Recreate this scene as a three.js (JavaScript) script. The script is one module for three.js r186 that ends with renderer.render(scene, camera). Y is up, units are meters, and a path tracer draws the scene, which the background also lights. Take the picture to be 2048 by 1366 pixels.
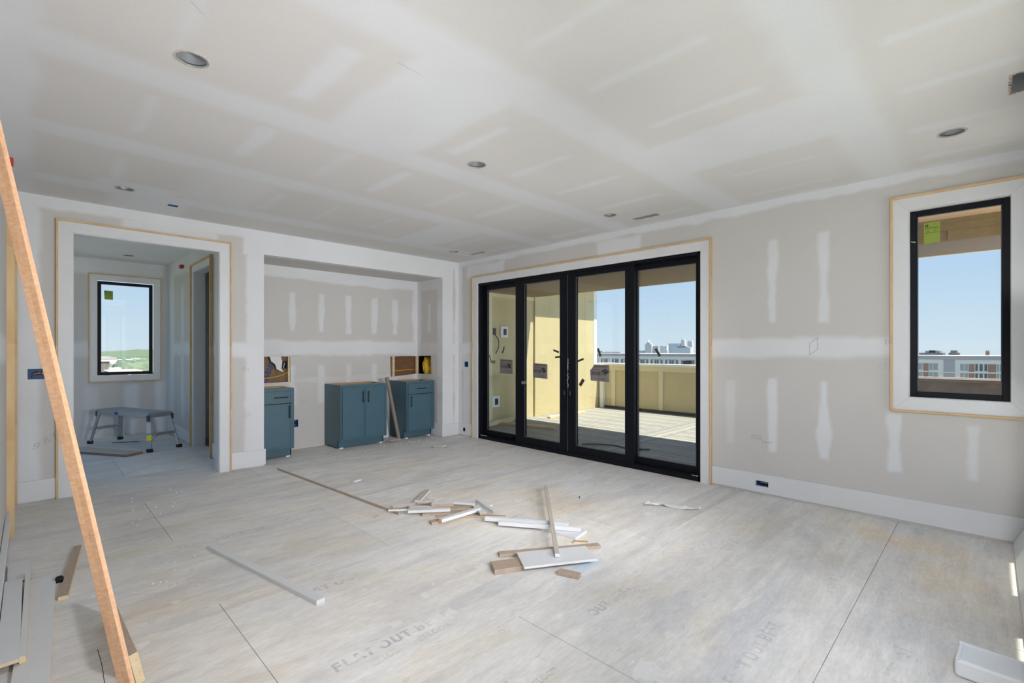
import * as THREE from 'three';
import { RoundedBoxGeometry } from 'three/addons/geometries/RoundedBoxGeometry.js';
import { mergeGeometries } from 'three/addons/utils/BufferGeometryUtils.js';
import { RectAreaLightUniformsLib } from 'three/addons/lights/RectAreaLightUniformsLib.js';

// ---------------------------------------------------------------- camera, sky, sun, exposure
const scene = new THREE.Scene();
const renderer = new THREE.WebGLRenderer({ antialias: true });
renderer.toneMapping = THREE.LinearToneMapping;
renderer.toneMappingExposure = 1.0;
renderer.shadowMap.enabled = true;
RectAreaLightUniformsLib.init();

const camera = new THREE.PerspectiveCamera(2 * Math.atan(683 / 959) * 180 / Math.PI, 2048 / 1366, 0.05, 4000);
camera.position.set(0, 1.357, 0);
const YAW = 45.1 * Math.PI / 180;
camera.lookAt(Math.sin(YAW), 1.357, -Math.cos(YAW));
camera.setViewOffset(2048, 1366, 0, -16, 2048, 1366);
scene.add(camera);

{ // clear spring sky, the same all the way round: pale at the horizon, blue overhead
  const W = 64, H = 512, d = new Uint8Array(W * H * 4);
  const stops = [[-90, 222, 232, 240], [0, 226, 238, 250], [4, 212, 231, 251], [8, 197, 222, 252], [16, 182, 211, 250], [35, 152, 193, 244], [60, 118, 168, 235], [90, 104, 156, 228]];
  for (let j = 0; j < H; j++) {
    const el = (j + 0.5) / H * 180 - 90; let k = 0; while (k < stops.length - 2 && el > stops[k + 1][0]) k++;
    const a = stops[k], b = stops[k + 1], t = Math.min(1, Math.max(0, (el - a[0]) / (b[0] - a[0])));
    for (let i = 0; i < W; i++) { const o = (j * W + i) * 4; for (let c = 0; c < 3; c++) d[o + c] = a[c + 1] + (b[c + 1] - a[c + 1]) * t; d[o + 3] = 255; }
  }
  const sky = new THREE.DataTexture(d, W, H); sky.colorSpace = THREE.SRGBColorSpace; sky.mapping = THREE.EquirectangularReflectionMapping;
  sky.magFilter = THREE.LinearFilter; sky.needsUpdate = true;
  scene.background = sky;
}
const SUN = new THREE.Vector3(0.149, 1, 0.35).normalize();
const sun = new THREE.DirectionalLight(0xfff4e2, 11);
sun.position.copy(SUN).multiplyScalar(40); sun.castShadow = true;
sun.shadow.mapSize.set(4096, 4096);
Object.assign(sun.shadow.camera, { left: -16, right: 16, top: 16, bottom: -16, near: 1, far: 120 });
scene.add(sun, sun.target);

// ---------------------------------------------------------------- helpers
let seed = 20240517;
const rnd = () => { seed = (seed * 1664525 + 1013904223) >>> 0; return seed / 4294967296; };
const rr = (a, b) => a + (b - a) * rnd();
const NT = 256, TAB = new Float32Array(NT * NT).map(() => rnd());
function vn(x, y) {
  const xi = Math.floor(x), yi = Math.floor(y); let fx = x - xi, fy = y - yi; fx = fx * fx * (3 - 2 * fx); fy = fy * fy * (3 - 2 * fy);
  const x0 = xi & 255, x1 = (xi + 1) & 255, y0 = (yi & 255) << 8, y1 = ((yi + 1) & 255) << 8;
  const a = TAB[y0 + x0], b = TAB[y0 + x1], c = TAB[y1 + x0], e = TAB[y1 + x1];
  return a + (b - a) * fx + (c - a + (a - b - c + e) * fx) * fy;
}
const fbm = (x, y, n = 3) => { let s = 0, a = 0.5, t = 0; for (let i = 0; i < n; i++) { s += a * vn(x + i * 17.3, y + i * 9.1); t += a; a *= 0.5; x *= 2.03; y *= 2.03; } return s / t; };
const sst = (a, b, x) => { const t = Math.min(1, Math.max(0, (x - a) / (b - a))); return t * t * (3 - 2 * t); };

// canvas texture; fn(px, py, out) gets metres (u right, v up)
function canvasTex(w, h, u0, v0, ppm, fn, draw) {
  const cv = document.createElement('canvas'); cv.width = w; cv.height = h;
  const ctx = cv.getContext('2d'), im = ctx.createImageData(w, h), o = [0, 0, 0];
  for (let j = 0; j < h; j++) for (let i = 0; i < w; i++) {
    fn(u0 + (i + 0.5) / ppm, v0 + (h - j - 0.5) / ppm, o);
    const k = (j * w + i) * 4; im.data[k] = o[0]; im.data[k + 1] = o[1]; im.data[k + 2] = o[2]; im.data[k + 3] = 255;
  }
  ctx.putImageData(im, 0, 0);
  if (draw) { draw(ctx, (u) => (u - u0) * ppm, (v) => h - (v - v0) * ppm, ppm); }
  const t = new THREE.CanvasTexture(cv); t.colorSpace = THREE.SRGBColorSpace; t.wrapS = t.wrapT = THREE.RepeatWrapping; t.anisotropy = 8;
  return t;
}
const std = (o) => new THREE.MeshStandardMaterial({ roughness: 0.8, ...o });
// tileable-looking material texture on uv in metres (size s metres a side)
function matTex(px, s, fn) { const t = canvasTex(px, px, 0, 0, px / s, fn); t.repeat.set(1 / s, 1 / s); return t; }

function metreUV(g) { // uv in metres from the dominant axis, for any non-uv-critical shape
  g = g.index ? g.toNonIndexed() : g; g.computeVertexNormals === undefined;
  const p = g.attributes.position, n = g.attributes.normal, uv = new Float32Array(p.count * 2);
  for (let i = 0; i < p.count; i++) {
    const ax = Math.abs(n.getX(i)), ay = Math.abs(n.getY(i)), az = Math.abs(n.getZ(i));
    if (ay >= ax && ay >= az) { uv[2 * i] = p.getX(i); uv[2 * i + 1] = p.getZ(i); }
    else if (ax >= az) { uv[2 * i] = p.getZ(i); uv[2 * i + 1] = p.getY(i); }
    else { uv[2 * i] = p.getX(i); uv[2 * i + 1] = p.getY(i); }
  }
  g.setAttribute('uv', new THREE.BufferAttribute(uv, 2));
  return g;
}
const box = (w, h, d, x = 0, y = 0, z = 0) => metreUV(new THREE.BoxGeometry(w, h, d)).translate(x, y, z);
const span = (x0, x1, y0, y1, z0, z1) => metreUV(new THREE.BoxGeometry(x1 - x0, y1 - y0, z1 - z0).translate((x0 + x1) / 2, (y0 + y1) / 2, (z0 + z1) / 2));
const rbox = (w, h, d, x = 0, y = 0, z = 0, r = 0.003) => { const g = new RoundedBoxGeometry(w, h, d, 1, Math.min(r, w / 2.1, h / 2.1, d / 2.1)); return metreUV(g).translate(x, y, z); };
const rspan = (x0, x1, y0, y1, z0, z1, r) => rbox(x1 - x0, y1 - y0, z1 - z0, (x0 + x1) / 2, (y0 + y1) / 2, (z0 + z1) / 2, r);
const cyl = (r0, r1, h, n = 20) => metreUV(new THREE.CylinderGeometry(r0, r1, h, n));
const merge = (list) => { const l = list.map((g) => { const q = g.index ? g.toNonIndexed() : g.clone(); for (const k of Object.keys(q.attributes)) if (!['position', 'normal', 'uv'].includes(k)) q.deleteAttribute(k); return q; }); return mergeGeometries(l); };
const tube = (pts, r, n = 24, m = 8) => new THREE.TubeGeometry(new THREE.CatmullRomCurve3(pts.map((p) => new THREE.Vector3(...p))), n, r, m);
function bar(a, b, w, d) { // box bar between two points, w x d section
  const A = new THREE.Vector3(...a), B = new THREE.Vector3(...b), L = A.distanceTo(B);
  const g = rbox(w, L, d, 0, 0, 0, 0.003), q = new THREE.Quaternion().setFromUnitVectors(new THREE.Vector3(0, 1, 0), B.clone().sub(A).normalize());
  return g.applyQuaternion(q).translate((A.x + B.x) / 2, (A.y + B.y) / 2, (A.z + B.z) / 2);
}
// shape in (u, v), face at w = 0, thickness t behind it
function slab(u0, u1, v0, v1, t, holes = []) {
  const s = new THREE.Shape([[u0, v0], [u1, v0], [u1, v1], [u0, v1]].map((p) => new THREE.Vector2(...p)));
  for (const h of holes) {
    const p = new THREE.Path();
    if (h.r) p.absarc(h.c[0], h.c[1], h.r, 0, Math.PI * 2, true);
    else if (h.pts) p.setFromPoints(h.pts.map((q) => new THREE.Vector2(...q)));
    else p.setFromPoints([[h[0], h[2]], [h[0], h[3]], [h[1], h[3]], [h[1], h[2]]].map((q) => new THREE.Vector2(...q)));
    s.holes.push(p);
  }
  return new THREE.ExtrudeGeometry(s, { depth: t, bevelEnabled: false, curveSegments: 28 }).translate(0, 0, -t);
}
const polySlab = (pts, t, b = 0) => new THREE.ExtrudeGeometry(new THREE.Shape(pts.map((p) => new THREE.Vector2(...p))), { depth: t - 2 * b, bevelEnabled: b > 0, bevelSize: b, bevelThickness: b, bevelOffset: -b, bevelSegments: 1 }).translate(0, 0, b);
// sides: R faces -x (u = z), B faces +z (u = x), L faces +x (u = -z), F faces -z (u = -x)
const TURN = { R: -Math.PI / 2, B: 0, L: Math.PI / 2, F: Math.PI };
function put(g, side, at) {
  g = g.clone().rotateY(TURN[side]);
  if (side === 'R' || side === 'L') g.translate(at, 0, 0); else g.translate(0, 0, at);
  return g;
}
function normUV(g, u0, u1, v0, v1) { const p = g.attributes.position, uv = g.attributes.uv; for (let i = 0; i < p.count; i++) uv.setXY(i, (p.getX(i) - u0) / (u1 - u0), (p.getY(i) - v0) / (v1 - v0)); return g; }

const taken = new Map();
function numbered(n) { const k = taken.get(n) ?? 0; taken.set(n, k + 1); return k ? n + '_' + String(k).padStart(3, '0') : n; }
function fin(o) { o.castShadow = o.receiveShadow = true; return o; }
function part(name, g, m, parent) { const o = fin(new THREE.Mesh(g, m)); o.name = name; parent.add(o); return o; }
function thing(name, label, category, pos = [0, 0, 0], rotY = 0, group) {
  const o = new THREE.Group(); o.name = numbered(name); o.position.set(...pos); o.rotation.y = rotY; o.userData = { label, category }; if (group) o.userData.group = group; scene.add(o); return o;
}
function solo(name, label, category, g, m, group) { const o = fin(new THREE.Mesh(g, m)); o.name = numbered(name); o.userData = { label, category }; if (group) o.userData.group = group; scene.add(o); return o; }
function struct(name, g, m, label, category) { const o = g ? fin(new THREE.Mesh(g, m)) : new THREE.Group(); o.name = name; o.userData = { kind: 'structure', label, category }; scene.add(o); return o; }

// ---------------------------------------------------------------- materials
const grain = (c0, c1, fx, fy, n) => (u, v, o) => { const a = fbm(u * fx, v * fy, 3), b = fbm(u * fx * 4.7 + 40, v * fy * 3.1, 2), t = Math.min(1, Math.max(0, a * 0.7 + b * 0.5 - 0.1)); for (let c = 0; c < 3; c++) o[c] = c0[c] + (c1[c] - c0[c]) * t + (rnd() - 0.5) * n; };
const M = {};
M.primed = std({ map: matTex(256, 1.1, (u, v, o) => { const t = fbm(u * 9, v * 9, 3) * 5 + rnd() * 3; o[0] = 215 + t; o[1] = 216 + t; o[2] = 217 + t; }), roughness: 0.42 });
M.jamb = std({ color: 0xdadbdb, roughness: 0.4 });
M.pine = std({ map: matTex(256, 0.7, grain([196, 160, 112], [228, 200, 156], 4, 3, 8)), roughness: 0.65 });
M.mdf = std({ map: matTex(256, 0.5, grain([168, 149, 131], [188, 169, 151], 30, 30, 12)), roughness: 0.75 });
M.paleWood = std({ map: matTex(128, .5, grain([186, 174, 160], [206, 195, 182], 3, 40, 8)), roughness: .7 });
M.oldWood = std({ map: matTex(128, .5, grain([112, 90, 74], [138, 114, 96], 4, 30, 10)), roughness: .8 });
M.fibre = std({ map: matTex(512, 0.6, (u, v, o) => { const a = fbm(u * 90 + v * 60, v * 160, 2), b = fbm(u * 8, v * 5, 2); const t = a * 0.6 + b * 0.4; o[0] = 196 + 40 * t; o[1] = 148 + 46 * t; o[2] = 110 + 46 * t; }), roughness: 0.8 });
M.edgeWood = std({ map: matTex(128, 0.4, grain([214, 186, 142], [240, 218, 182], 14, 50, 8)), roughness: 0.7 });
M.teal = std({ map: matTex(128, 0.6, (u, v, o) => { const t = fbm(u * 12, v * 12, 3) * 5; o[0] = 66 + t; o[1] = 98 + t; o[2] = 111 + t; }), roughness: 0.38 });
M.tealDark = std({ color: 0x33474f, roughness: 0.45 });
M.ply = std({ map: matTex(128, 0.5, grain([176, 146, 110], [206, 178, 140], 3, 40, 8)), roughness: 0.75 });
M.blackMetal = std({ color: 0x15171a, roughness: 0.38, metalness: 0.3 });
M.frame = new THREE.MeshPhysicalMaterial({ color: 0x0a0c14, roughness: 0.5, specularIntensity: .45 });
M.track = std({ color: 0x20242c, roughness: 0.5 });
M.gasket = std({ color: 0x5c6268, roughness: 0.5, metalness: 0.4 });
M.glass = new THREE.MeshPhysicalMaterial({ color: 0xf6fbfb, transmission: 1, roughness: 0, thickness: 0, ior: 1.45, metalness: 0 });
M.alu = std({ map: matTex(128, 0.5, grain([150, 152, 156], [182, 184, 188], 4, 40, 10)), roughness: 0.45, metalness: 0.7 });
M.hinge = std({ color: 0x4a4d52, roughness: .5, metalness: .4 });
M.labelGrey = std({ color: 0xb4b7bd, roughness: .5 });
M.rubber = std({ color: 0x17181a, roughness: 0.85 });
M.can = std({ color: 0xc9ccce, roughness: 0.35, metalness: 0.6 });
M.canDark = std({ color: 0x23262a, roughness: 0.6 });
M.gyp = std({ color: 0xcfc3b2, roughness: 0.95 });
M.void_ = std({ color: 0x24211e, roughness: 0.95 });
M.blueBox = std({ color: 0x1d4f86, roughness: 0.5 });
M.blueDark = std({ color: 0x12324f, roughness: 0.5 });
M.copper = std({ color: 0xa6643a, roughness: 0.4, metalness: 0.6 });
M.yellowWire = std({ color: 0xe6b92c, roughness: 0.5 });
M.whiteWire = std({ color: 0xdedcd4, roughness: 0.5 });
M.blackWire = std({ color: 0x1b1b1d, roughness: 0.5 });
M.red = std({ color: 0xb3261c, roughness: 0.45 });
M.paper = std({ color: 0xe6e4df, roughness: 0.9, side: THREE.DoubleSide });
M.mudBit = std({ color: 0xe4e3df, roughness: 0.95 });
M.tube = std({ map: matTex(128, 0.5, grain([128, 118, 106], [150, 139, 126], 3, 30, 8)), roughness: 0.7 });
M.plastic = std({ color: 0xeceeef, roughness: 0.35 });
M.stucco = std({ map: matTex(256, 1.3, (u, v, o) => { const t = fbm(u * 60, v * 60, 2) * 12 + fbm(u * 3, v * 3, 2) * 8; o[0] = 196 + t; o[1] = 181 + t; o[2] = 138 + t; }), roughness: 0.9 });
M.stuccoTrim = std({ color: 0xe3d8b4, roughness: 0.8 });
M.whiteTrim = std({ color: 0xf0efe8, roughness: 0.6 });
M.soffit = std({ map: matTex(256, 1.3, grain([124, 102, 72], [144, 122, 90], 20, 20, 10)), roughness: 0.85 });
M.ochre = std({ map: matTex(256, 1.3, grain([126, 102, 56], [146, 122, 74], 12, 12, 8)), roughness: 0.85 });
M.beamBrown = std({ map: matTex(128, 1.1, grain([112, 94, 82], [130, 112, 98], 14, 14, 8)), roughness: 0.85 });
M.tanSoffit = std({ color: 0xdcb68e, roughness: 0.8 });
M.brownMetal = std({ map: matTex(256, 1.2, (u, v, o) => { const a = fbm(u * 5, v * 9, 4), b = fbm(u * 22 + 9, v * 22, 2), t = a * 0.75 + b * 0.25; o[0] = 96 + 60 * t; o[1] = 78 + 58 * t; o[2] = 66 + 60 * t; }), roughness: 0.5 });
M.deck = [0, 1, 2].map((k) => std({ map: matTex(256, 1.0, grain([118 + k * 7, 115 + k * 7, 111 + k * 6], [150 + k * 6, 147 + k * 6, 141 + k * 5], 30, 2.5, 10)), roughness: 0.7 }));
M.unseen_terrace = std({ map: matTex(128, 2.2, (u, v, o) => { const t = fbm(u * 6, v * 6, 3) * 16; o[0] = 232 + t; o[1] = 231 + t; o[2] = 228 + t; }), roughness: 0.9 });
M.note = null;

// drywall: grey face paper with bands of dried joint compound (u, v in metres)
const PAPER = [204, 201, 197], MUD = [223, 224, 226];
function drywall(u0, u1, v0, v1, ppm, bands, draw, paper = PAPER) {
  const w = Math.round((u1 - u0) * ppm), h = Math.round((v1 - v0) * ppm);
  const t = canvasTex(w, h, u0, v0, ppm, (u, v, o) => {
    const wob = (fbm(u * 3.1, v * 3.1, 2) - 0.5) * 0.05, wob2 = (fbm(u * 11 + 50, v * 11, 2) - 0.5) * 0.022, pat = fbm(u * 2.3 + 7, v * 2.3, 3);
    let c = 0;
    for (const b of bands) {
      const s = b[4] ?? 0.045, k = b[5] ?? 1, e = wob + wob2;
      if (u < b[0] - 0.12 || u > b[1] + 0.12 || v < b[2] - 0.12 || v > b[3] + 0.12) continue;
      const m = sst(b[0] - s, b[0] + s, u + e) * (1 - sst(b[1] - s, b[1] + s, u - e)) * sst(b[2] - s, b[2] + s, v + e) * (1 - sst(b[3] - s, b[3] + s, v - e)) * k;
      if (m > c) c = m;
    }
    c *= 0.82 + 0.25 * pat; const g = (rnd() - 0.5) * 3 + (pat - 0.5) * 6;
    for (let i = 0; i < 3; i++) o[i] = paper[i] + (MUD[i] - paper[i]) * Math.min(1, c) + g;
  }, draw);
  t.wrapS = t.wrapT = THREE.ClampToEdgeWrapping;
  return std({ map: t, roughness: 0.86 });
}
const pencil = (ctx, X, Y, lines, a = 0.42) => { ctx.strokeStyle = 'rgba(70,66,64,' + a + ')'; ctx.lineWidth = 1.2; ctx.lineCap = 'round'; for (const l of lines) { ctx.beginPath(); l.forEach((p, i) => (i ? ctx.lineTo(X(p[0]), Y(p[1])) : ctx.moveTo(X(p[0]), Y(p[1])))); ctx.stroke(); } };
const scribble = (ctx, X, Y, s, u, v, size, turn = 0, a = 0.4) => { ctx.save(); ctx.translate(X(u), Y(v)); ctx.rotate(turn); ctx.fillStyle = 'rgba(72,68,66,' + a + ')'; ctx.font = 'italic ' + Math.round(size) + 'px serif'; ctx.fillText(s, 0, 0); ctx.restore(); };

// ---------------------------------------------------------------- room shell
const XR = 4.83, XL = -0.125, ZB = -6.02, ZF = 0.32, H = 2.74, TOP = 3.2;
const NX0 = 1.927, NX1 = 4.512, NZ = -6.70, NH = 2.47;               // niche
const HX = 1.61, HZ = -9.65;                                        // side room beyond the doorway
const CANS = [[0.544, -2.693], [0.571, -5.262], [2.354, -2.716], [4.204, -2.766], [4.215, -5.356], [4.144, -0.171]];

{ // floor: tongue-and-groove subfloor sheets laid in staggered rows
  const floor = struct('floor', null, null, 'dusty pale subfloor sheets with printed lettering', 'floor');
  const rows = [0.45, -0.51, -1.70, -2.92, -4.10, -5.31, -6.52, -7.73, -8.94, -9.85];
  const seams = [[0.71, 3.15], [1.75, 4.19], [0.71, 3.15], [1.75, 4.19], [0.71, 3.15], [1.75, 4.19], [0.71, 3.15], [], []];
  const spots = [ // dried splashes of compound
    [1.531, -1.975, .032], [1.271, -2.083, .03], [1.837, -1.023, .075], [1.538, -2.212, .026], [1.819, -2.327, .022], [2.0, -2.25, .05], [1.64, -2.28, .014], [1.15, -2.28, .014], [1.42, -2.38, .012],
    [2.23, -2.172, .012], [.55, -3.1, .02], [.36, -2.75, .025], [.3, -3.4, .018], [2.3, -2.6, .02], [.4, -4.6, .012], [1.9, -1.55, .02], [3.1, -3.0, .05], [2.9, -3.2, .03], [3.6, -2.0, .03], [.95, -3.2, .012], [1.33, -2.5, .014], [2.5, -1.95, .03]];
  const tints = [ // x, z, rx, rz, rgb shift, strength : sawdust, rust-coloured water stains, blue chalk
    [3.0, -2.9, .9, .55, [12, -4, -24], .9], [3.3, -2.3, .8, .5, [10, -3, -20], .7], [2.4, -3.6, .8, .3, [10, -4, -20], .6], [1.5, -2.35, .7, .3, [2, -8, -16], .7], [.5, -2.6, .35, .9, [4, -6, -16], .7],
    [.75, -2.2, .3, .5, [6, -5, -16], .6], [.6, -3.2, .25, .4, [6, -4, -16], .6], [4.35, -.35, .25, .45, [26, 2, -34], .9], [4.55, -.75, .3, .25, [18, 4, -26], .8], [3.9, -.2, .35, .2, [20, 2, -26], .7], [3.7, -.75, .4, .12, [16, 4, -24], .6],
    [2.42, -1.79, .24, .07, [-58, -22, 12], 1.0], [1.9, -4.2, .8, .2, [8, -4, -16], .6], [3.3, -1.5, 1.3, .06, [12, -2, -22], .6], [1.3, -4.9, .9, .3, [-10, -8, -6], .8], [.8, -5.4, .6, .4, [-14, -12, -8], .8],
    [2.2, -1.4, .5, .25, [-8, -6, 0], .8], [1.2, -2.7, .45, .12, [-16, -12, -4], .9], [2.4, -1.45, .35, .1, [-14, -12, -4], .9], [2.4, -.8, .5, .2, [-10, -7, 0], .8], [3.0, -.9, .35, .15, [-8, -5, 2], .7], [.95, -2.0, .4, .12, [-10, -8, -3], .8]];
  const stamps = [[.9, -1.945, .085, 'FLAT OUT BEST', .45], [1.0, -1.875, .05, 'PERIOD. SUBFLOOR', .25], [1.0, -1.36, .085, 'FLAT OUT BEST', .36], [1.28, -1.29, .045, 'FLOOR FLOOR', .25], [2.0, -.72, .085, 'FLAT OUT BEST', .25], [1.02, -2.66, .085, 'FLAT OUT', .3], [2.02, -1.42, .085, 'OUT BEST', .3],
    [3.0, -.62, .08, 'FLAT OUT BEST', .16], [.55, -3.3, .07, 'FLAT', .3], [.7, -3.9, .08, 'FLAT OUT BEST', .22], [2.6, -3.9, .08, 'FLAT OUT BEST', .14], [3.3, -1.25, .08, 'OUT BEST', .14], [2.2, -.25, .085, 'FLAT OUT BEST', .2]];
  const circles = []; for (let i = 0; i < 90; i++) circles.push([rr(0, 4.6), rr(-4.6, 0.2), rr(.008, .014)]);
  const scr = []; for (let i = 0; i < 260; i++) scr.push([rr(0, 4.7), rr(-5.4, .2), rr(.01, .05), rr(-.5, .5)]);
  const g0 = 0.0015;
  rows.slice(0, -1).forEach((z1, r) => {
    const z0 = rows[r + 1], xMin = -0.3, xMax = r < 6 ? 5.0 : (r === 6 ? 4.7 : 1.75);
    const xs = [xMin, ...seams[r].filter((s) => s < xMax), xMax], ppm = r < 3 ? 560 : r < 5 ? 300 : 140;
    for (let k = 0; k < xs.length - 1; k++) {
      const x0 = xs[k], x1 = xs[k + 1], tone = rr(-4, 4), w = Math.round((x1 - x0) * ppm), h = Math.round((z1 - z0) * ppm);
      // canvas: u = x, v = -z
      const t = canvasTex(w, h, x0, -z1, ppm, (u, v, o) => {
        const z = -v, st = fbm(u * 2.2, z * 34, 3), fi = vn(u * 26, z * 190), bl = fbm(u * 1.3 + 3, z * 1.5, 3), ch = fbm(u * 7 + 30, z * 15, 3);
        let c = (st - .5) * 15 + (fi - .5) * 11 + (bl - .5) * 20 + (ch - .5) * 16 + (fbm(u * 40, z * 70, 2) - .5) * 10 + tone;
        let R = 225 + c, G = 222 + c, B = 217 + c;
        const warm = sst(.52, .72, fbm(u * 2.1 + 80, z * 4.2, 3)); R -= 0; G -= 3 * warm; B -= 8 * warm;
        const cool = sst(.55, .75, fbm(u * 1.7 + 130, z * 7, 3)); R -= 11 * cool; G -= 10 * cool; B -= 7 * cool;
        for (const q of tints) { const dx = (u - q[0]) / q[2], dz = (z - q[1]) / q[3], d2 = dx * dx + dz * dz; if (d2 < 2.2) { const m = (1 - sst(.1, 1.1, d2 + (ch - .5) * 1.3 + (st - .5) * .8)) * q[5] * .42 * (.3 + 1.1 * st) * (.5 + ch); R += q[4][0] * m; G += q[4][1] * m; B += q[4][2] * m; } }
        for (const q of spots) { const dx = u - q[0], dz = z - q[1], d = Math.hypot(dx, dz); if (d < q[2] * 1.6) { const m = 1 - sst(.75, 1.05, d / q[2] + (vn(u * 60, z * 60) - .5) * .9); R += (236 - R) * m * .75; G += (236 - G) * m * .75; B += (235 - B) * m * .75; } }
        const n = (rnd() - .5) * 7; o[0] = R + n; o[1] = G + n; o[2] = B + n;
      }, (ctx, X, Y) => {
        ctx.textBaseline = 'alphabetic';
        { // worn ink: the lettering survives in patches only
          const ink = document.createElement('canvas'); ink.width = w; ink.height = h; const k2 = ink.getContext('2d'); let any = false;
          for (const [x, z, s, txt, a] of stamps) if (z > z0 - .1 && z < z1 + .1) { any = true; k2.fillStyle = 'rgba(255,255,255,' + a + ')'; k2.font = 'bold ' + Math.round(s * ppm) + 'px sans-serif'; k2.fillText(txt, X(x), Y(-z)); }
          if (any) { const q = k2.getImageData(0, 0, w, h).data, im = ctx.getImageData(0, 0, w, h); for (let i = 0; i < w * h; i++) if (q[i * 4 + 3]) { const u = x0 + (i % w) / ppm, z = z1 - (h - Math.floor(i / w)) / ppm * 1, m = q[i * 4 + 3] / 255 * sst(.34, .62, fbm(u * 9, z * 22, 3)) * (.5 + .5 * vn(u * 70, z * 120)); im.data[i * 4] -= 62 * m * 1.6; im.data[i * 4 + 1] -= 60 * m * 1.6; im.data[i * 4 + 2] -= 48 * m * 1.6; } ctx.putImageData(im, 0, 0); }
        }
        ctx.lineWidth = Math.max(1, ppm / 450);
        for (const [x, z, rad] of circles) { ctx.strokeStyle = 'rgba(110,108,106,.35)'; ctx.beginPath(); ctx.arc(X(x), Y(-z), rad * ppm, 0, 6.3); ctx.stroke(); }
        for (const [x, z, l, a] of scr) { ctx.strokeStyle = 'rgba(98,92,88,.3)'; ctx.beginPath(); ctx.moveTo(X(x), Y(-z)); ctx.lineTo(X(x + l), Y(-z + l * a * .4)); ctx.stroke(); }
        ctx.strokeStyle = 'rgba(232,228,220,.5)'; for (const l of [[3.2, -1.55, 4.0, -1.35], [3.0, -2.75, 4.0, -2.9], [2.6, -2.95, 3.3, -3.1], [2.9, -2.6, 3.5, -2.5]]) { ctx.beginPath(); ctx.moveTo(X(l[0]), Y(-l[1])); ctx.lineTo(X(l[2]), Y(-l[3])); ctx.stroke(); }
      });
      t.wrapS = t.wrapT = THREE.ClampToEdgeWrapping;
      const g = new THREE.BoxGeometry(x1 - x0 - 2 * g0, 0.022, z1 - z0 - 2 * g0).toNonIndexed().translate((x0 + x1) / 2, -0.011, (z0 + z1) / 2);
      const p = g.attributes.position, uv = g.attributes.uv; for (let i = 0; i < p.count; i++) uv.setXY(i, (p.getX(i) - x0) / (x1 - x0), (z1 - p.getZ(i)) / (z1 - z0));
      part('floor_panel', g, std({ map: t, roughness: 0.72 }), floor);
    }
  });
  part('joist_deck', span(-0.4, 5.0, -0.12, -0.03, -9.9, 0.5), M.void_, floor);
}

// ceiling: sheets run along x, compound over every joint and screw row
{
  const b = [], v = (z) => -z;
  for (const z of [-0.58, -1.79, -3.0, -4.15, -5.36]) b.push([XL - 1, XR + 1, v(z) - 0.13, v(z) + 0.13, .06, .95]);
  b.push([1.28, 1.92, 1.79, 3.0, .05], [2.98, 3.65, 0.58, 1.79, .05], [3.2, 3.8, 4.15, 5.36, .05], [0.5, 1.1, 5.36, 6.02, .05], [1.5, 2.1, -.3, .58, .05], [0.9, 1.5, 4.15, 5.36, .06, .5]);
  b.push([XL - .1, XL + .14, -.4, 6.1, .05], [XR - .07, XR + .2, -.4, 6.1, .03], [XL, XR, 5.95, 6.1, .03, .8], [XL, XR, -.4, -.2, .03]);
  const st = [0.465, 1.06, 1.6, 2.1, 2.71, 3.3, 3.95, 4.55];
  for (const z of [-1.18, -2.4, -3.52, -4.75]) for (const x of st) { if (z === -2.4 && x < 1.95 && x > 1.2) continue; if (z === -1.18 && x === 3.3) continue; b.push([x - .04 + rr(-.03, .03), x + .04, v(z) - .31 + rr(-.04, .04), v(z) + .31 + rr(-.04, .04), .035, rr(.55, .95)]); }
  for (const x of st) b.push([x - .04, x + .04, -.12, .35, .035, .8]);
  b.push([0.35, 0.95, 5.05, 5.45, .06, .9]);
  const mat = drywall(XL, XR, -ZF, -ZB, 170, b, (ctx, X, Y) => pencil(ctx, X, Y, [[[1.25, 2.02], [1.38, 2.03]], [[.45, 2.25], [.5, 2.3]]], .14), [217, 214, 211]);
  const holes = CANS.map(([x, z]) => ({ c: [x, -z], r: 0.068 }));
  holes.push([4.485, 4.565, 2.40, 2.68], [4.50, 4.56, 5.07, 5.37], [3.483, 3.745, -0.17, -0.075], [0.925, 1.005, 5.53, 5.605]);
  const g = slab(XL - .12, XR + .05, -ZF - .05, -ZB + .02, 0.018, holes); normUV(g, XL, XR, -ZF, -ZB);
  // face must look down: mirror the order by turning it over
  g.rotateX(-Math.PI / 2); g.translate(0, H + 0.018, 0);
  struct('ceiling', g, mat, 'unpainted drywall ceiling with bands of joint compound', 'ceiling');
  struct('roof', merge([span(-.6, 5.0, TOP - .05, TOP + .2, -10, 1.2), span(-1.2, -.3, -.1, TOP, -6.3, -4.9)]), M.void_, 'dark unseen roof deck, its front overhang set to shade the floor', 'roof');  // roof out of view; front overhang depth set to keep sun off the floor
}

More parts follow.
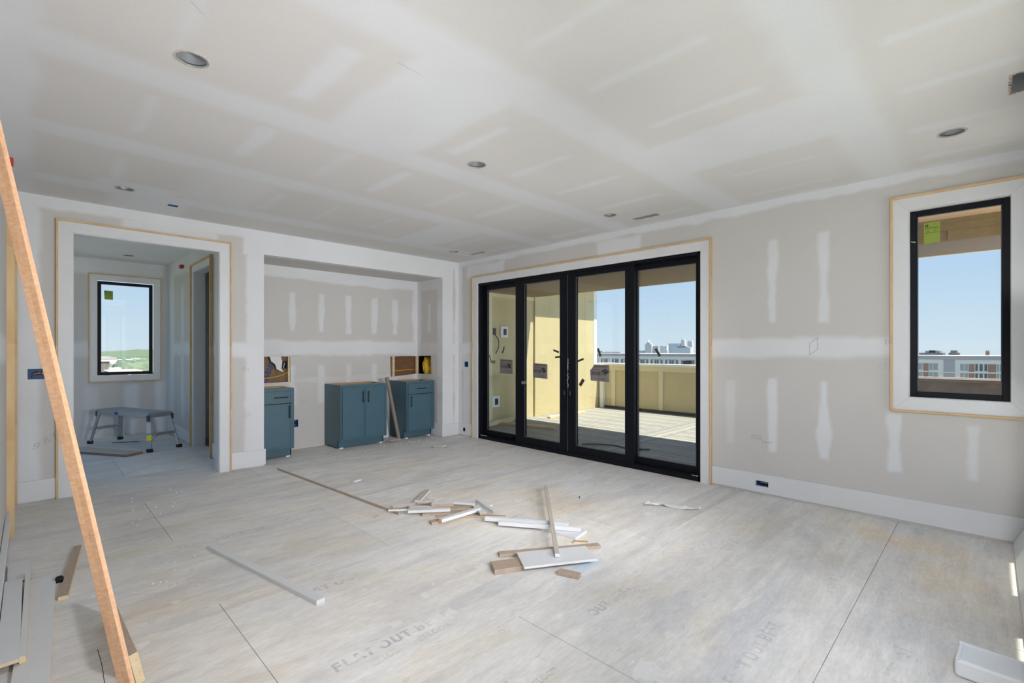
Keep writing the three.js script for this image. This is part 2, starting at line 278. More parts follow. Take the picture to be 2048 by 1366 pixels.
// right wall with the sliding door, the window and the box cut-outs (u = z)
const DZ0 = -5.545, DZ1 = -2.088, DH = 2.362, WZ0 = -0.446, WZ1 = 0.107, WY0 = 0.985, WY1 = 2.437;
{
  const b = [[-7, 1, 1.295, 1.46, .035], [-7, 1, 2.665, 2.9, .02], [-6.1, -5.93, 0, 3, .03], [.22, .4, 0, 3, .03], [-5.8, -4.97, 2.47, 2.66, .03, .9], [-3.36, -2.77, 2.47, 2.66, .03, .9], [-5.9, -5.72, 0, 1.3, .03, .7]];
  for (const z of [-1.42, -1.012, -.532]) b.push([z - .035, z + .035, 1.6, z > -.6 ? 1.61 : 2.37, .02, .9], [z - .036, z + .036, z > -.6 ? .40 : .41, z > -.6 ? .84 : 1.09, .02, .95]);
  b.push([-1.83, -1.76, .45, 1.05, .02, .4], [-.12, -.05, .4, .8, .02, .7]);
  const mat = drywall(ZB, ZF, 0, H, 240, b, (ctx, X, Y) => {
    scribble(ctx, X, Y, '102', -1.62, .515, 14, .06, .25); pencil(ctx, X, Y, [[[-1.53, .535], [-1.5, .49], [-1.44, .495], [-1.42, .50]]], .3);
    pencil(ctx, X, Y, [[[-1.12, 1.31], [-1.12, 1.41], [-1.06, 1.46], [-1.06, 1.36], [-1.12, 1.31]]], .28);
    scribble(ctx, X, Y, 'UR', -.60, 1.40, 11, 0, .4); scribble(ctx, X, Y, '231', -.65, 1.205, 14, 0, .11); scribble(ctx, X, Y, '2', -5.9, .9, 12, .2, .3);
  });
  const g = slab(ZB - .7, ZF + .1, -.1, TOP, 0.16, [[DZ0 - .01, DZ1 + .01, -.02, DH + .01], [WZ0 - .02, WZ1 + .02, WY0 - .02, WY1 + .02], [-1.562, -1.452, .078, .128], [-5.92, -5.835, .068, .127], [-5.868, -5.782, 1.083, 1.168]]);
  struct('wall_right', put(normUV(g, ZB, ZF, 0, H), 'R', XR), mat, 'unpainted drywall wall holding the glass doors', 'wall');
}
// back wall with the cased doorway and the niche (u = x)
{
  const b = [[-1, 1.93, 1.265, 1.445, .035], [-1, 6, 2.625, 2.9, .02], [-.2, .06, 0, 3, .03], [1.735, 2.0, -1, 3, .025], [1.7, 4.7, 2.44, 2.9, .02], [4.5, 4.72, -1, 3, .02], [4.755, 5, -1, 3, .015], [.62, 1.45, 2.5, 2.66, .03, .9], [4.5, 5, 1.27, 1.45, .03]];
  const mat = drywall(XL, XR, 0, H, 200, b, (ctx, X, Y) => {
    scribble(ctx, X, Y, '9', .0, .47, 17, .1, .24); scribble(ctx, X, Y, '8/8', .09, .50, 17, -.6, .2); scribble(ctx, X, Y, 'RA', 1.68, 1.12, 13, .2, .16); scribble(ctx, X, Y, '3/8', 1.72, .55, 13, -.7, .16);
  });
  const g = slab(XL - .15, XR + .16, -.1, TOP, 0.13, [[.262, 1.48, -.02, 2.445], [NX0, NX1, -.02, NH], [-.02, .135, 1.092, 1.185]]);
  struct('wall_back', put(normUV(g, XL, XR, 0, H), 'B', ZB), mat, 'unpainted drywall wall with doorway and niche', 'wall');
}
// niche: back with its two cut-outs, sides and lid
{
  const b = [[1, 6, 1.27, 1.485, .03], [1, 6, 2.31, 2.6, .02], [4.42, 4.6, 0, 3, .025], [1.9, 2.0, 0, 3, .02], [1, 6, .9, .97, .02, .4]];
  for (const x of [2.505, 2.904, 3.307, 3.729, 4.088]) b.push([x - .04, x + .04, 1.59, 2.14, .02, .9], [x - .042, x + .042, .6, 1.14, .025, .7]);
  const mat = drywall(NX0, NX1, 0, NH, 220, b, (ctx, X, Y) => { scribble(ctx, X, Y, '24', 2.32, 1.28, 12, .3, .2); scribble(ctx, X, Y, 'b/c', 2.62, .62, 11, -.2, .18); pencil(ctx, X, Y, [[[2.3, 1.26], [2.6, 1.27]], [[2.6, .36], [2.68, .4]]], .2); });
  const L = [[2.0, .915], [2.0, 1.262], [2.24, 1.262], [2.475, 1.262], [2.48, .92], [2.3, .918]];
  const outline = (pts, t, holes) => { const sh = new THREE.Shape(pts.map((p) => new THREE.Vector2(...p))); for (const h of holes) sh.holes.push(new THREE.Path(h.map((p) => new THREE.Vector2(...p)))); return new THREE.ExtrudeGeometry(sh, { depth: t, bevelEnabled: false }).translate(0, 0, -t); };
  const g = outline([[NX0 - .02, -.1], [NX1, -.1], [NX1, .96], [4.3, .945], [4.01, .925], [4.0, 1.245], [4.2, 1.252], [NX1, 1.25], [NX1, NH], [NX0 - .02, NH]], .016, [L, [[2.515, .30], [2.515, .40], [2.58, .40], [2.58, .30]]]);
  struct('wall_niche_back', put(normUV(g, NX0, NX1, 0, NH), 'B', NZ), mat, 'drywall back of the cabinet niche', 'wall');
  const b2 = [[-7, 0, 1.27, 1.46, .03, .6], [-6.75, -6.6, 0, 3, .02], [-6.12, -5.9, 0, 3, .03], [-7, 0, 2.3, 3, .02, .7], [-6.4, -6.34, 1.65, 2.1, .02, .8]];
  const m2 = drywall(NZ, ZB, 0, NH, 140, b2);
  const s = outline([[NZ, -.1], [ZB - .13, -.1], [ZB - .13, NH], [NZ, NH], [NZ, 1.252], [-6.31, 1.258], [-6.308, .965], [NZ, .958]], .016, []);
  struct('wall_niche_right', put(normUV(s, NZ, ZB, 0, NH), 'R', NX1), m2, 'drywall right side of the niche', 'wall');
  const s2 = slab(-ZB + .13, -NZ + .016, -.1, NH, 0.016); struct('wall_niche_left', put(normUV(s2, -ZB, -NZ, 0, NH), 'L', NX0), m2, 'drywall left side of the niche', 'wall');
  struct('ceiling_niche', span(NX0, NX1, NH, NH + .016, NZ, ZB - .13), drywall(0, 1, 0, 1, 60, [[-1, .35, -1, 2, .05]]), 'drywall lid of the niche', 'ceiling');
}
// left wall: cased door next to the far corner (u = -z)
const LZ0 = -5.11, LZ1 = -5.90;
{
  const b = [[-1, 7, 1.27, 1.45, .03], [-1, 7, 2.62, 3, .02], [5.9, 7, 0, 3, .02]];
  const mat = drywall(-ZF, -ZB, 0, H, 90, b);
  const g = slab(-ZF - .1, -ZB + .1, -.1, TOP, 0.13, [[-LZ0, -LZ1, -.02, 2.45]]);
  struct('wall_left', put(normUV(g, -ZF, -ZB, 0, H), 'L', XL), mat, 'unpainted drywall wall at the left edge', 'wall');
  const d = struct('door_2', null, null, 'closed white door in the left wall', 'door');
  part('door_leaf', rspan(XL - .10, XL - .06, .01, 2.44, LZ1 + .01, LZ0 - .01, .003), M.jamb, d);
  part('knob', new THREE.SphereGeometry(.028, 16, 12).translate(XL - .03, .98, LZ0 - .07), M.blackMetal, d);
}
// front wall behind the camera: windows out of view, sized to light the room
const FW = [[3.90, 4.58], [2.02, 3.45], [.30, 1.73]];
{
  const b = [[-6, 1, 1.27, 1.45, .03], [-6, 1, 2.62, 3, .02]];
  const mat = drywall(-XR, -XL, 0, H, 60, b);
  const g = slab(-XR - .1, -XL + .1, -.1, TOP, 0.13, FW.map(([a, c]) => [-c, -a, .24, 2.5]));
  struct('wall_front', put(normUV(g, -XR, -XL, 0, H), 'F', ZF), mat, 'drywall wall behind the viewpoint', 'wall');
}
// side room shell
{
  const b = [[-1, 3, 1.25, 1.46, .05], [-1, 3, 2.5, 3, .04], [1.45, 2, 0, 3, .04], [1.05, 1.2, 0, .8, .05], [.55, .75, 0, .8, .05, .5]];
  const far = slab(-.4, HX + .1, -.1, TOP, 0.16, [[.716 - .02, 1.411 + .02, .956 - .02, 2.415 + .02]]);
  struct('wall_side_room_far', put(normUV(far, -.4, HX, 0, H), 'B', HZ), drywall(-.4, HX, 0, H, 120, b), 'drywall wall round the far window', 'wall');
  const b2 = [[-10, 0, 1.27, 1.46, .04], [-10, 0, 2.5, 3, .05], [-9.7, -9.2, 0, 3, .05], [-8.7, -8.5, .3, 2.3, .05, .8], [-6.8, -6, 0, 3, .04, .5]];
  const rt = slab(HZ - .1, ZB - .13, -.1, TOP, 0.11, [[-7.84, -6.98, -.02, 2.44]]);
  struct('wall_side_room_right', put(normUV(rt, HZ, ZB, 0, H), 'R', HX), drywall(HZ, ZB, 0, H, 120, b2), 'drywall wall of the side room with a cased door', 'wall');
  struct('wall_side_room_left', put(slab(-ZB + .1, -HZ + .1, -.1, TOP, .1, [[6.4, 9.4, .1, 2.6]]), 'L', -.3), M.jamb, 'drywall wall of the side room, hidden side', 'wall');
  const c = slab(-.4, HX + .05, -ZB + .02, -HZ + .1, .018, [{ c: [1.014, 8.976], r: .068 }]); normUV(c, -.4, HX, -ZB, -HZ); c.rotateX(-Math.PI / 2).translate(0, H + .018, 0);
  struct('ceiling_side_room', c, drywall(-.4, HX, -ZB, -HZ, 100, [[-1, 3, 7.8, 9.3, .2], [-1, 3, 6, 6.3, .05], [-1, 3, 9.5, 9.8, .05]], null, [217, 214, 211]), 'drywall ceiling of the side room', 'ceiling');
  // room behind the inner door of the side room
  struct('wall_closet', merge([span(1.72, 3.0, -.1, TOP, -8.6, -8.5), span(1.72, 3.0, -.1, TOP, -6.98, -6.956), span(2.9, 3.0, -.1, TOP, -8.5, -6.98), span(1.72, 3.0, H, H + .02, -8.6, -6.956)]), M.jamb, 'white walls of the closet beyond the inner door', 'wall');
  const d3 = struct('door_3', null, null, 'white inner door standing open in the side room', 'door');
  part('door_leaf', rspan(1.745, 2.5, .01, 2.42, -7.03, -6.99, .003), M.jamb, d3); part('knob', new THREE.SphereGeometry(.03, 16, 12).translate(1.79, .98, -7.07), M.blackMetal, d3);
  struct('floor_closet', span(1.76, 3.0, -.03, 0, -8.5, -6.98), M.mdf, 'subfloor of the closet beyond the inner door', 'floor');
}

// ---------------------------------------------------------------- trim
let trimNo = 1;
// flat casing with a pine back-band, mitred; sides: 3 = left, top, right; 4 = all round
function casing(label, side, at, u0, u1, v0, v1, four, cw = 0.098, t = 0.019, bb = 0.016, bt = 0.034) {
  const grp = struct('trim_' + trimNo++, null, null, label, 'trim'), e = 0.0006;
  const ring = (a, b) => { // a: inner offset, b: outer offset
    const vi = four ? v0 - a : v0, vo = four ? v0 - b : v0;
    const L = [[u0 - b, vo], [u0 - a, vi], [u0 - a, v1 + a], [u0 - b, v1 + b]];
    const R = [[u1 + a, vi], [u1 + b, vo], [u1 + b, v1 + b], [u1 + a, v1 + a]];
    const T = [[u0 - a + e, v1 + a], [u1 + a - e, v1 + a], [u1 + b - e, v1 + b], [u0 - b + e, v1 + b]];
    const o = [L, T, R]; if (four) o.push([[u0 - b + e, v0 - b], [u1 + b - e, v0 - b], [u1 + a - e, v0 - a], [u0 - a + e, v0 - a]]);
    return o;
  };
  for (const p of ring(0, cw)) part('casing_board', metreUV(put(polySlab(p, t, .0012), side, at)), M.primed, grp);
  for (const p of ring(cw, cw + bb)) part('back_band', metreUV(put(polySlab(p, bt, .002), side, at)), M.pine, grp);
  return grp;
}
function liner(name, label, side, at, u0, u1, v0, v1, depth, four, t = 0.018) { // boards lining an opening, going back from the wall face
  const grp = struct(name, null, null, label, 'trim');
  const B = (a0, a1, b0, b1) => part('jamb_board', metreUV(put(new THREE.BoxGeometry(a1 - a0, b1 - b0, depth).translate((a0 + a1) / 2, (b0 + b1) / 2, -depth / 2 + .004), side, at)), M.jamb, grp);
  B(u0 - t, u0, v0, v1); B(u1, u1 + t, v0, v1); B(u0 - t, u1 + t, v1, v1 + t); if (four) B(u0 - t, u1 + t, v0 - t, v0);
}
casing('white casing with pine edge round the sliding glass doors', 'R', XR, DZ0, DZ1, 0, DH, false);
casing('white picture-frame casing round the right window', 'R', XR, WZ0, WZ1, WY0, WY1, true);
casing('white casing round the open doorway to the side room', 'B', ZB, .273, 1.469, 0, 2.436, false);
casing('white casing round the far window of the side room', 'B', HZ, .716, 1.411, .956, 2.415, true, .088, .018, .014, .03);
casing('white casing round the inner door of the side room', 'R', HX, -7.835, -6.985, 0, 2.435, false, .088, .018, .02, .04);
casing('white casing round the left wall door', 'L', XL, -LZ0, -LZ1, 0, 2.45, false, .085, .019, .016, .042);
liner('trim_' + trimNo++, 'white jamb lining of the open doorway', 'B', ZB, .28, 1.462, 0, 2.43, .15, false);
liner('trim_' + trimNo++, 'white jamb lining of the side room inner door', 'R', HX, -7.83, -6.99, 0, 2.43, .13, false);
liner('trim_' + trimNo++, 'white jamb lining of the right window', 'R', XR, WZ0 + .004, WZ1 - .004, WY0 + .004, WY1 - .004, .035, true, .014);
{ // back casing of the open doorway on its far side, seen through the opening
  const g = struct('trim_' + trimNo++, null, null, 'casing on the far side of the open doorway', 'trim');
  part('casing_board', span(1.48, 1.57, 0, 2.53, ZB - .165, ZB - .145), M.primed, g); part('casing_board', span(.17, .26, 0, 2.53, ZB - .165, ZB - .145), M.primed, g); part('casing_board', span(.17, 1.57, 2.445, 2.53, ZB - .165, ZB - .145), M.primed, g);
}
function baseboard(name, label, side, at, u0, u1, holes = [], y0 = .013, h = .194, t = .015) {
  const g = slab(u0, u1, y0, h, t, holes).translate(0, 0, t); // proud of the wall
  return struct(name, metreUV(put(g, side, at)), M.primed, label, 'baseboard');
}
baseboard('baseboard_right', 'long white baseboard under the right window', 'R', XR, DZ1 + .115, ZF, [[-1.562, -1.452, .078, .128]], .021);
baseboard('baseboard_right_corner', 'short white baseboard between corner and sliding doors', 'R', XR, ZB, DZ0 - .115, [[-5.92, -5.835, .068, .127]]);
baseboard('baseboard_back_left', 'short white baseboard left of the doorway', 'B', ZB, XL + .01, .159, []);
baseboard('baseboard_back_middle', 'white baseboard between doorway and cabinet niche', 'B', ZB, 1.584, NX0 + .015, []);
baseboard('baseboard_back_right', 'short white baseboard right of the cabinet niche', 'B', ZB, NX1 - .015, XR - .015, []);
baseboard('baseboard_niche_right', 'white baseboard end wrapping into the niche', 'R', NX1, ZB - .28, ZB, []);
baseboard('baseboard_left', 'white baseboard along the left wall', 'L', XL, -ZF, -LZ0 - .105, []);
baseboard('baseboard_side_room', 'white baseboard on the side room right wall', 'R', HX, HZ, -7.945, []);
baseboard('baseboard_side_room_near', 'white baseboard beside the inner door casing', 'R', HX, -6.87, ZB - .165, []);
{ // loose capping stick lying on the left baseboard
  solo('trim_stick', 'white trim stick lying along the top of the left baseboard', 'trim', rspan(XL + .002, XL + .03, .194, .212, -4.75, -2.6, .004), M.primed);
}

// ---------------------------------------------------------------- glazing
function sash(name, grp, x0, x1, z0, z1, y0, y1, sl, sr, top, bot, glassX) {
  const o = part(name, merge([rspan(x0, x1, y0, y1, z0, z0 + sl, .003), rspan(x0, x1, y0, y1, z1 - sr, z1, .003), rspan(x0, x1, y1 - top, y1, z0 + sl, z1 - sr, .003), rspan(x0, x1, y0, y0 + bot, z0 + sl, z1 - sr, .003)]), M.frame, grp);
  const ga = z0 + sl, gb = z1 - sr, gc = y0 + bot, gd = y1 - top, q = .008;
  part('glass_pane', span(glassX - .003, glassX + .003, gc, gd, ga, gb), M.glass, o);
  part('glazing_bead', merge([span(x0 + .006, x0 + .012, gc, gc + q, ga, gb), span(x0 + .006, x0 + .012, gd - q, gd, ga, gb), span(x0 + .006, x0 + .012, gc, gd, ga, ga + q * .7), span(x0 + .006, x0 + .012, gc, gd, gb - q * .7, gb)]), M.gasket, o);
  return o;
}
{
  const d = struct('door_1', null, null, 'black four-panel sliding glass doors to the deck', 'sliding door');
  const x0 = 4.838, x1 = 4.975;
  part('frame_head', rspan(x0, x1, DH - .032, DH, DZ0, DZ1, .002), M.frame, d);
  for (const [a, b] of [[DZ0, DZ0 + .032], [DZ1 - .032, DZ1]]) part('frame_jamb', rspan(x0, x1, .0, DH, a, b, .002), M.frame, d);
  part('sill_track', merge([rspan(x0, x1, -.02, .048, DZ0, DZ1, .002), rspan(4.848, 4.856, .048, .058, DZ0, DZ1, .001), rspan(4.908, 4.914, .048, .06, DZ0, DZ1, .001)]), M.frame, d);
  sash('fixed_panel', d, 4.915, 4.955, DZ0 + .03, -4.72, .05, DH - .03, .085, .09, .07, .08, 4.935);
  sash('sliding_panel', d, 4.852, 4.905, -4.765, -3.829, .055, DH - .03, .17, .13, .062, .085, 4.885);
  sash('sliding_panel', d, 4.852, 4.905, -3.825, -2.872, .055, DH - .03, .122, .117, .06, .085, 4.885);
  sash('fixed_panel', d, 4.915, 4.955, -2.905, DZ1 - .03, .05, DH - .03, .04, .06, .068, .08, 4.935);
  for (const z of [-3.875, -3.782]) { const p = part('pull_handle', rspan(4.842, 4.853, .72, 1.12, z - .014, z + .014, .004), M.frame, d); part('latch', box(.006, .05, .012, 4.841, .8, z), M.gasket, p); }
  part('meeting_seal', span(4.846, 4.852, .06, DH - .04, -3.829, -3.825), M.gasket, d);
  // torn protective film on the meeting stile
  const bits = []; for (let y = .88; y < 1.24; y += .016) bits.push(box(.002, rr(.006, .02), rr(.006, .014), 4.850, y, -3.827 + rr(-.006, .006))); part('film_scrap', merge(bits), M.plastic, d);
  const cr = []; for (let i = 0; i < 44; i++) { const q = rr(.003, .008); cr.push(new THREE.IcosahedronGeometry(q, 0).scale(1, .7, 1.5).rotateY(rr(0, 3)).translate(4.846 + rr(0, .012), .05 + q * .5, i < 26 ? rr(-5.51, -5.36) : rr(-2.25, -2.13))); } part('plaster_crumbs', merge(cr), M.mudBit, d).userData.kind = 'stuff';
}
function fixedWindow(name, label, side, at, u0, u1, v0, v1, back) {
  const w = struct(name, null, null, label, 'window'), f = .04;
  const B = (a0, a1, b0, b1, w0, w1) => put(rbox(a1 - a0, b1 - b0, w1 - w0, (a0 + a1) / 2, (b0 + b1) / 2, (w0 + w1) / 2, .003), side, at);
  const ring = (a, b, w0, w1) => merge([B(u0 + a, u0 + b, v0 + a, v1 - a, w0, w1), B(u1 - b, u1 - a, v0 + a, v1 - a, w0, w1), B(u0 + b, u1 - b, v1 - b, v1 - a, w0, w1), B(u0 + b, u1 - b, v0 + a, v0 + b, w0, w1)]);
  part('window_frame', ring(0, f, -back - .05, -back), M.frame, w);
  part('glazing_bead', ring(f, f + .007, -back - .03, -back - .014), M.gasket, w);
  part('glass_pane', put(new THREE.BoxGeometry(u1 - u0 - 2 * f, v1 - v0 - 2 * f, .006).translate((u0 + u1) / 2, (v0 + v1) / 2, -back - .026), side, at), M.glass, w);
  return w;
}
const w1 = fixedWindow('window_1', 'black framed fixed window in the right wall', 'R', XR, WZ0 + .004, WZ1 - .004, WY0 + .004, WY1 - .004, .032);
part('paint_drip', tube([[4.858, 2.20, -.436], [4.857, 2.193, -.42], [4.858, 2.192, -.408]], .003, 8, 6), M.plastic, w1);
fixedWindow('window_2', 'black framed window at the far end of the side room', 'B', HZ, .72, 1.407, .96, 2.411, .045);
fixedWindow('window_6', 'wide window of the side room beside the doorway, out of view, sized to light the side room', 'L', -.3, 6.4, 9.4, .1, 2.6, .03);  // unseen window, its size chosen to brighten the side room
FW.forEach(([a, b], i) => fixedWindow('window_' + (3 + i), 'tall unseen window behind the viewpoint, sized to light the room', 'F', ZF, -b, -a, .24, 2.5, .05));

// ---------------------------------------------------------------- ceiling fittings
function canLight(x, z, label) {
  const t = thing('recessed_light_housing', label, 'light housing', [x, H, z], rr(0, 6), 'unfinished recessed light housings in the ceilings');
  part('housing_can', metreUV(new THREE.LatheGeometry([[.064, -.004], [.065, .12], [.0, .12]].map((p) => new THREE.Vector2(...p)), 32)), M.can, t).material.side = THREE.DoubleSide;
  const tr = []; for (let k = 0; k < 40; k++) { const a = k / 40 * 6.283; const r = .0685 + rr(-.001, .003); tr.push(box(.009, .006, .006, 0, 0, 0).rotateY(rr(0, 3)).translate(Math.cos(a) * r, -.0005, Math.sin(a) * r)); }
  part('ragged_cutout_edge', merge(tr), M.gyp, t);
  part('mounting_ring', metreUV(new THREE.LatheGeometry([[.059, .0], [.0655, -.003], [.0665, .004], [.06, .008], [.059, .0]].map((p) => new THREE.Vector2(...p)), 32)), M.can, t);
  part('socket_plate', box(.07, .012, .05, .012, .085, 0), M.canDark, t);
  const s = part('bracket', merge([box(.008, .07, .006, -.035, .06, .02), box(.008, .07, .006, .04, .06, -.02), box(.09, .006, .012, 0, .045, .01)]), M.can, t);
  part('screw', cyl(.004, .004, .05, 8).translate(.02, .07, .025), M.canDark, s);
}
canLight(...CANS[0], 'recessed light housing nearest the viewer, above the leaning stick');
canLight(...CANS[1], 'recessed light housing near the open doorway beside the blue box');
canLight(...CANS[2], 'dark recessed light housing in the middle of the ceiling');
canLight(...CANS[3], 'recessed light housing beside the slot vent above the glass doors');
canLight(...CANS[4], 'recessed light housing in the far corner of the ceiling');
canLight(...CANS[5], 'recessed light housing above the right window');
canLight(1.014, -8.976, 'recessed light housing in the side room ceiling');
function slotVent(x0, x1, z0, z1, label) {
  const t = thing('ceiling_vent_opening', label, 'vent', [(x0 + x1) / 2, H, (z0 + z1) / 2], 0, 'unfinished duct openings in the ceiling');
  const w = x1 - x0, d = z1 - z0, h = .1;
  part('duct_boot', merge([span(-w / 2 - .002, -w / 2 + .002, 0, h, -d / 2, d / 2), span(w / 2 - .002, w / 2 + .002, 0, h, -d / 2, d / 2), span(-w / 2, w / 2, 0, h, -d / 2 - .002, -d / 2 + .002), span(-w / 2, w / 2, 0, h, d / 2 - .002, d / 2 + .002)]), M.can, t);
  part('duct_throat', span(-w / 2, w / 2, h, h + .01, -d / 2, d / 2), M.canDark, t);
  const tr = []; const n = Math.round((w + d) * 2 / .012); for (let k = 0; k < n; k++) { const e = rnd(), s = rnd(); const p = e < w / (w + d) ? [s * w - w / 2, (rnd() < .5 ? -1 : 1) * d / 2] : [(rnd() < .5 ? -1 : 1) * w / 2, s * d - d / 2]; tr.push(box(rr(.006, .016), .006, rr(.004, .01), 0, 0, 0).rotateY(rr(0, 3)).translate(p[0], -.001, p[1])); }
  part('ragged_cutout_edge', merge(tr), M.gyp, t);
}
slotVent(4.485, 4.565, -2.68, -2.40, 'dark slot vent opening above the right end of the glass doors');
slotVent(4.50, 4.56, -5.37, -5.07, 'ragged slot vent opening in the far ceiling corner');
slotVent(3.483, 3.745, .075, .17, 'large vent opening cut off by the right edge of the picture');
function elecBox(label, side, at, u0, u1, v0, v1, wires, group = 'open blue electrical boxes') {
  const t = thing('electrical_box', label, 'electrical box', [0, 0, 0], 0, group), d = .05, e = .003;
  const B = (a0, a1, b0, b1, w0, w1) => put(box(a1 - a0, b1 - b0, w1 - w0, (a0 + a1) / 2, (b0 + b1) / 2, (w0 + w1) / 2), side, at);
  part('box_shell', merge([B(u0, u0 + e, v0, v1, -d, .001), B(u1 - e, u1, v0, v1, -d, .001), B(u0, u1, v0, v0 + e, -d, .001), B(u0, u1, v1 - e, v1, -d, .001), B(u0, u1, v0, v1, -d - e, -d)]), M.blueBox, t);
  const cu = (u0 + u1) / 2, cv = (v0 + v1) / 2, w = u1 - u0, h = v1 - v0;
  wires.forEach((m, i) => part('wire', put(tube([[u0 + w * .15, v0 + h * (.2 + .1 * i), -d + .005], [cu - w * .1, cv + h * .25 - i * .01, -.018], [cu + w * .2, cv - h * .15 + i * .012, -.02], [u1 - w * .12, cv + h * .1, -.035]], .0035, 16, 6), side, at), m, t));
}
elecBox('horizontal blue electrical box in the long baseboard', 'R', XR + .013, -1.562, -1.452, .078, .128, [M.copper, M.whiteWire, M.blackWire]);
elecBox('small blue electrical box in the corner baseboard beside the glass doors', 'R', XR + .013, -5.92, -5.835, .068, .127, [M.blackWire]);
elecBox('blue electrical box high on the wall beside the glass doors', 'R', XR, -5.868, -5.782, 1.083, 1.168, [M.blackWire, M.blueDark]);
elecBox('wide blue switch box left of the doorway behind the leaning stick', 'B', ZB, -.02, .135, 1.092, 1.185, [M.copper, M.copper, M.whiteWire, M.blackWire]);
elecBox('blue outlet box with wires on the niche wall between cabinets', 'B', NZ, 2.515, 2.58, .30, .40, [M.blackWire, M.blackWire, M.blackWire]);
{ // blue box in the ceiling
  const t = thing('electrical_box', 'small blue electrical box in the ceiling near the doorway', 'electrical box', [.965, H, -5.567], 0, 'open blue electrical boxes');
  part('box_shell', merge([span(-.04, -.037, 0, .05, -.037, .037), span(.037, .04, 0, .05, -.037, .037), span(-.04, .04, 0, .05, -.037, -.034), span(-.04, .04, 0, .05, .034, .037), span(-.04, .04, .05, .053, -.037, .037)]), M.blueBox, t);
  part('wire', tube([[-.02, .045, 0], [0, .012, .01], [.02, .03, -.01]], .003, 10, 6), M.whiteWire, t);
}
{ // red caps over the wall sprinklers
  const a = thing('sprinkler_cap', 'red sprinkler cap high on the left wall', 'sprinkler cap', [XL, 2.425, -3.95], 0, 'red sprinkler caps');
  part('cap', rspan(.008, .055, -.022, .022, -.025, .025, .005), M.red, a); part('collar', cyl(.03, .03, .01, 20).rotateZ(Math.PI / 2).translate(.005, 0, 0), M.plastic, a);
  const b = thing('sprinkler_cap', 'red sprinkler cap on the side room wall', 'sprinkler cap', [HX, 2.59, -8.53], 0, 'red sprinkler caps');
  part('cap', rspan(-.05, -.008, -.025, .025, -.05, .05, .005), M.red, b); part('collar', cyl(.03, .03, .01, 20).rotateZ(Math.PI / 2).translate(-.005, 0, 0), M.plastic, b);
}
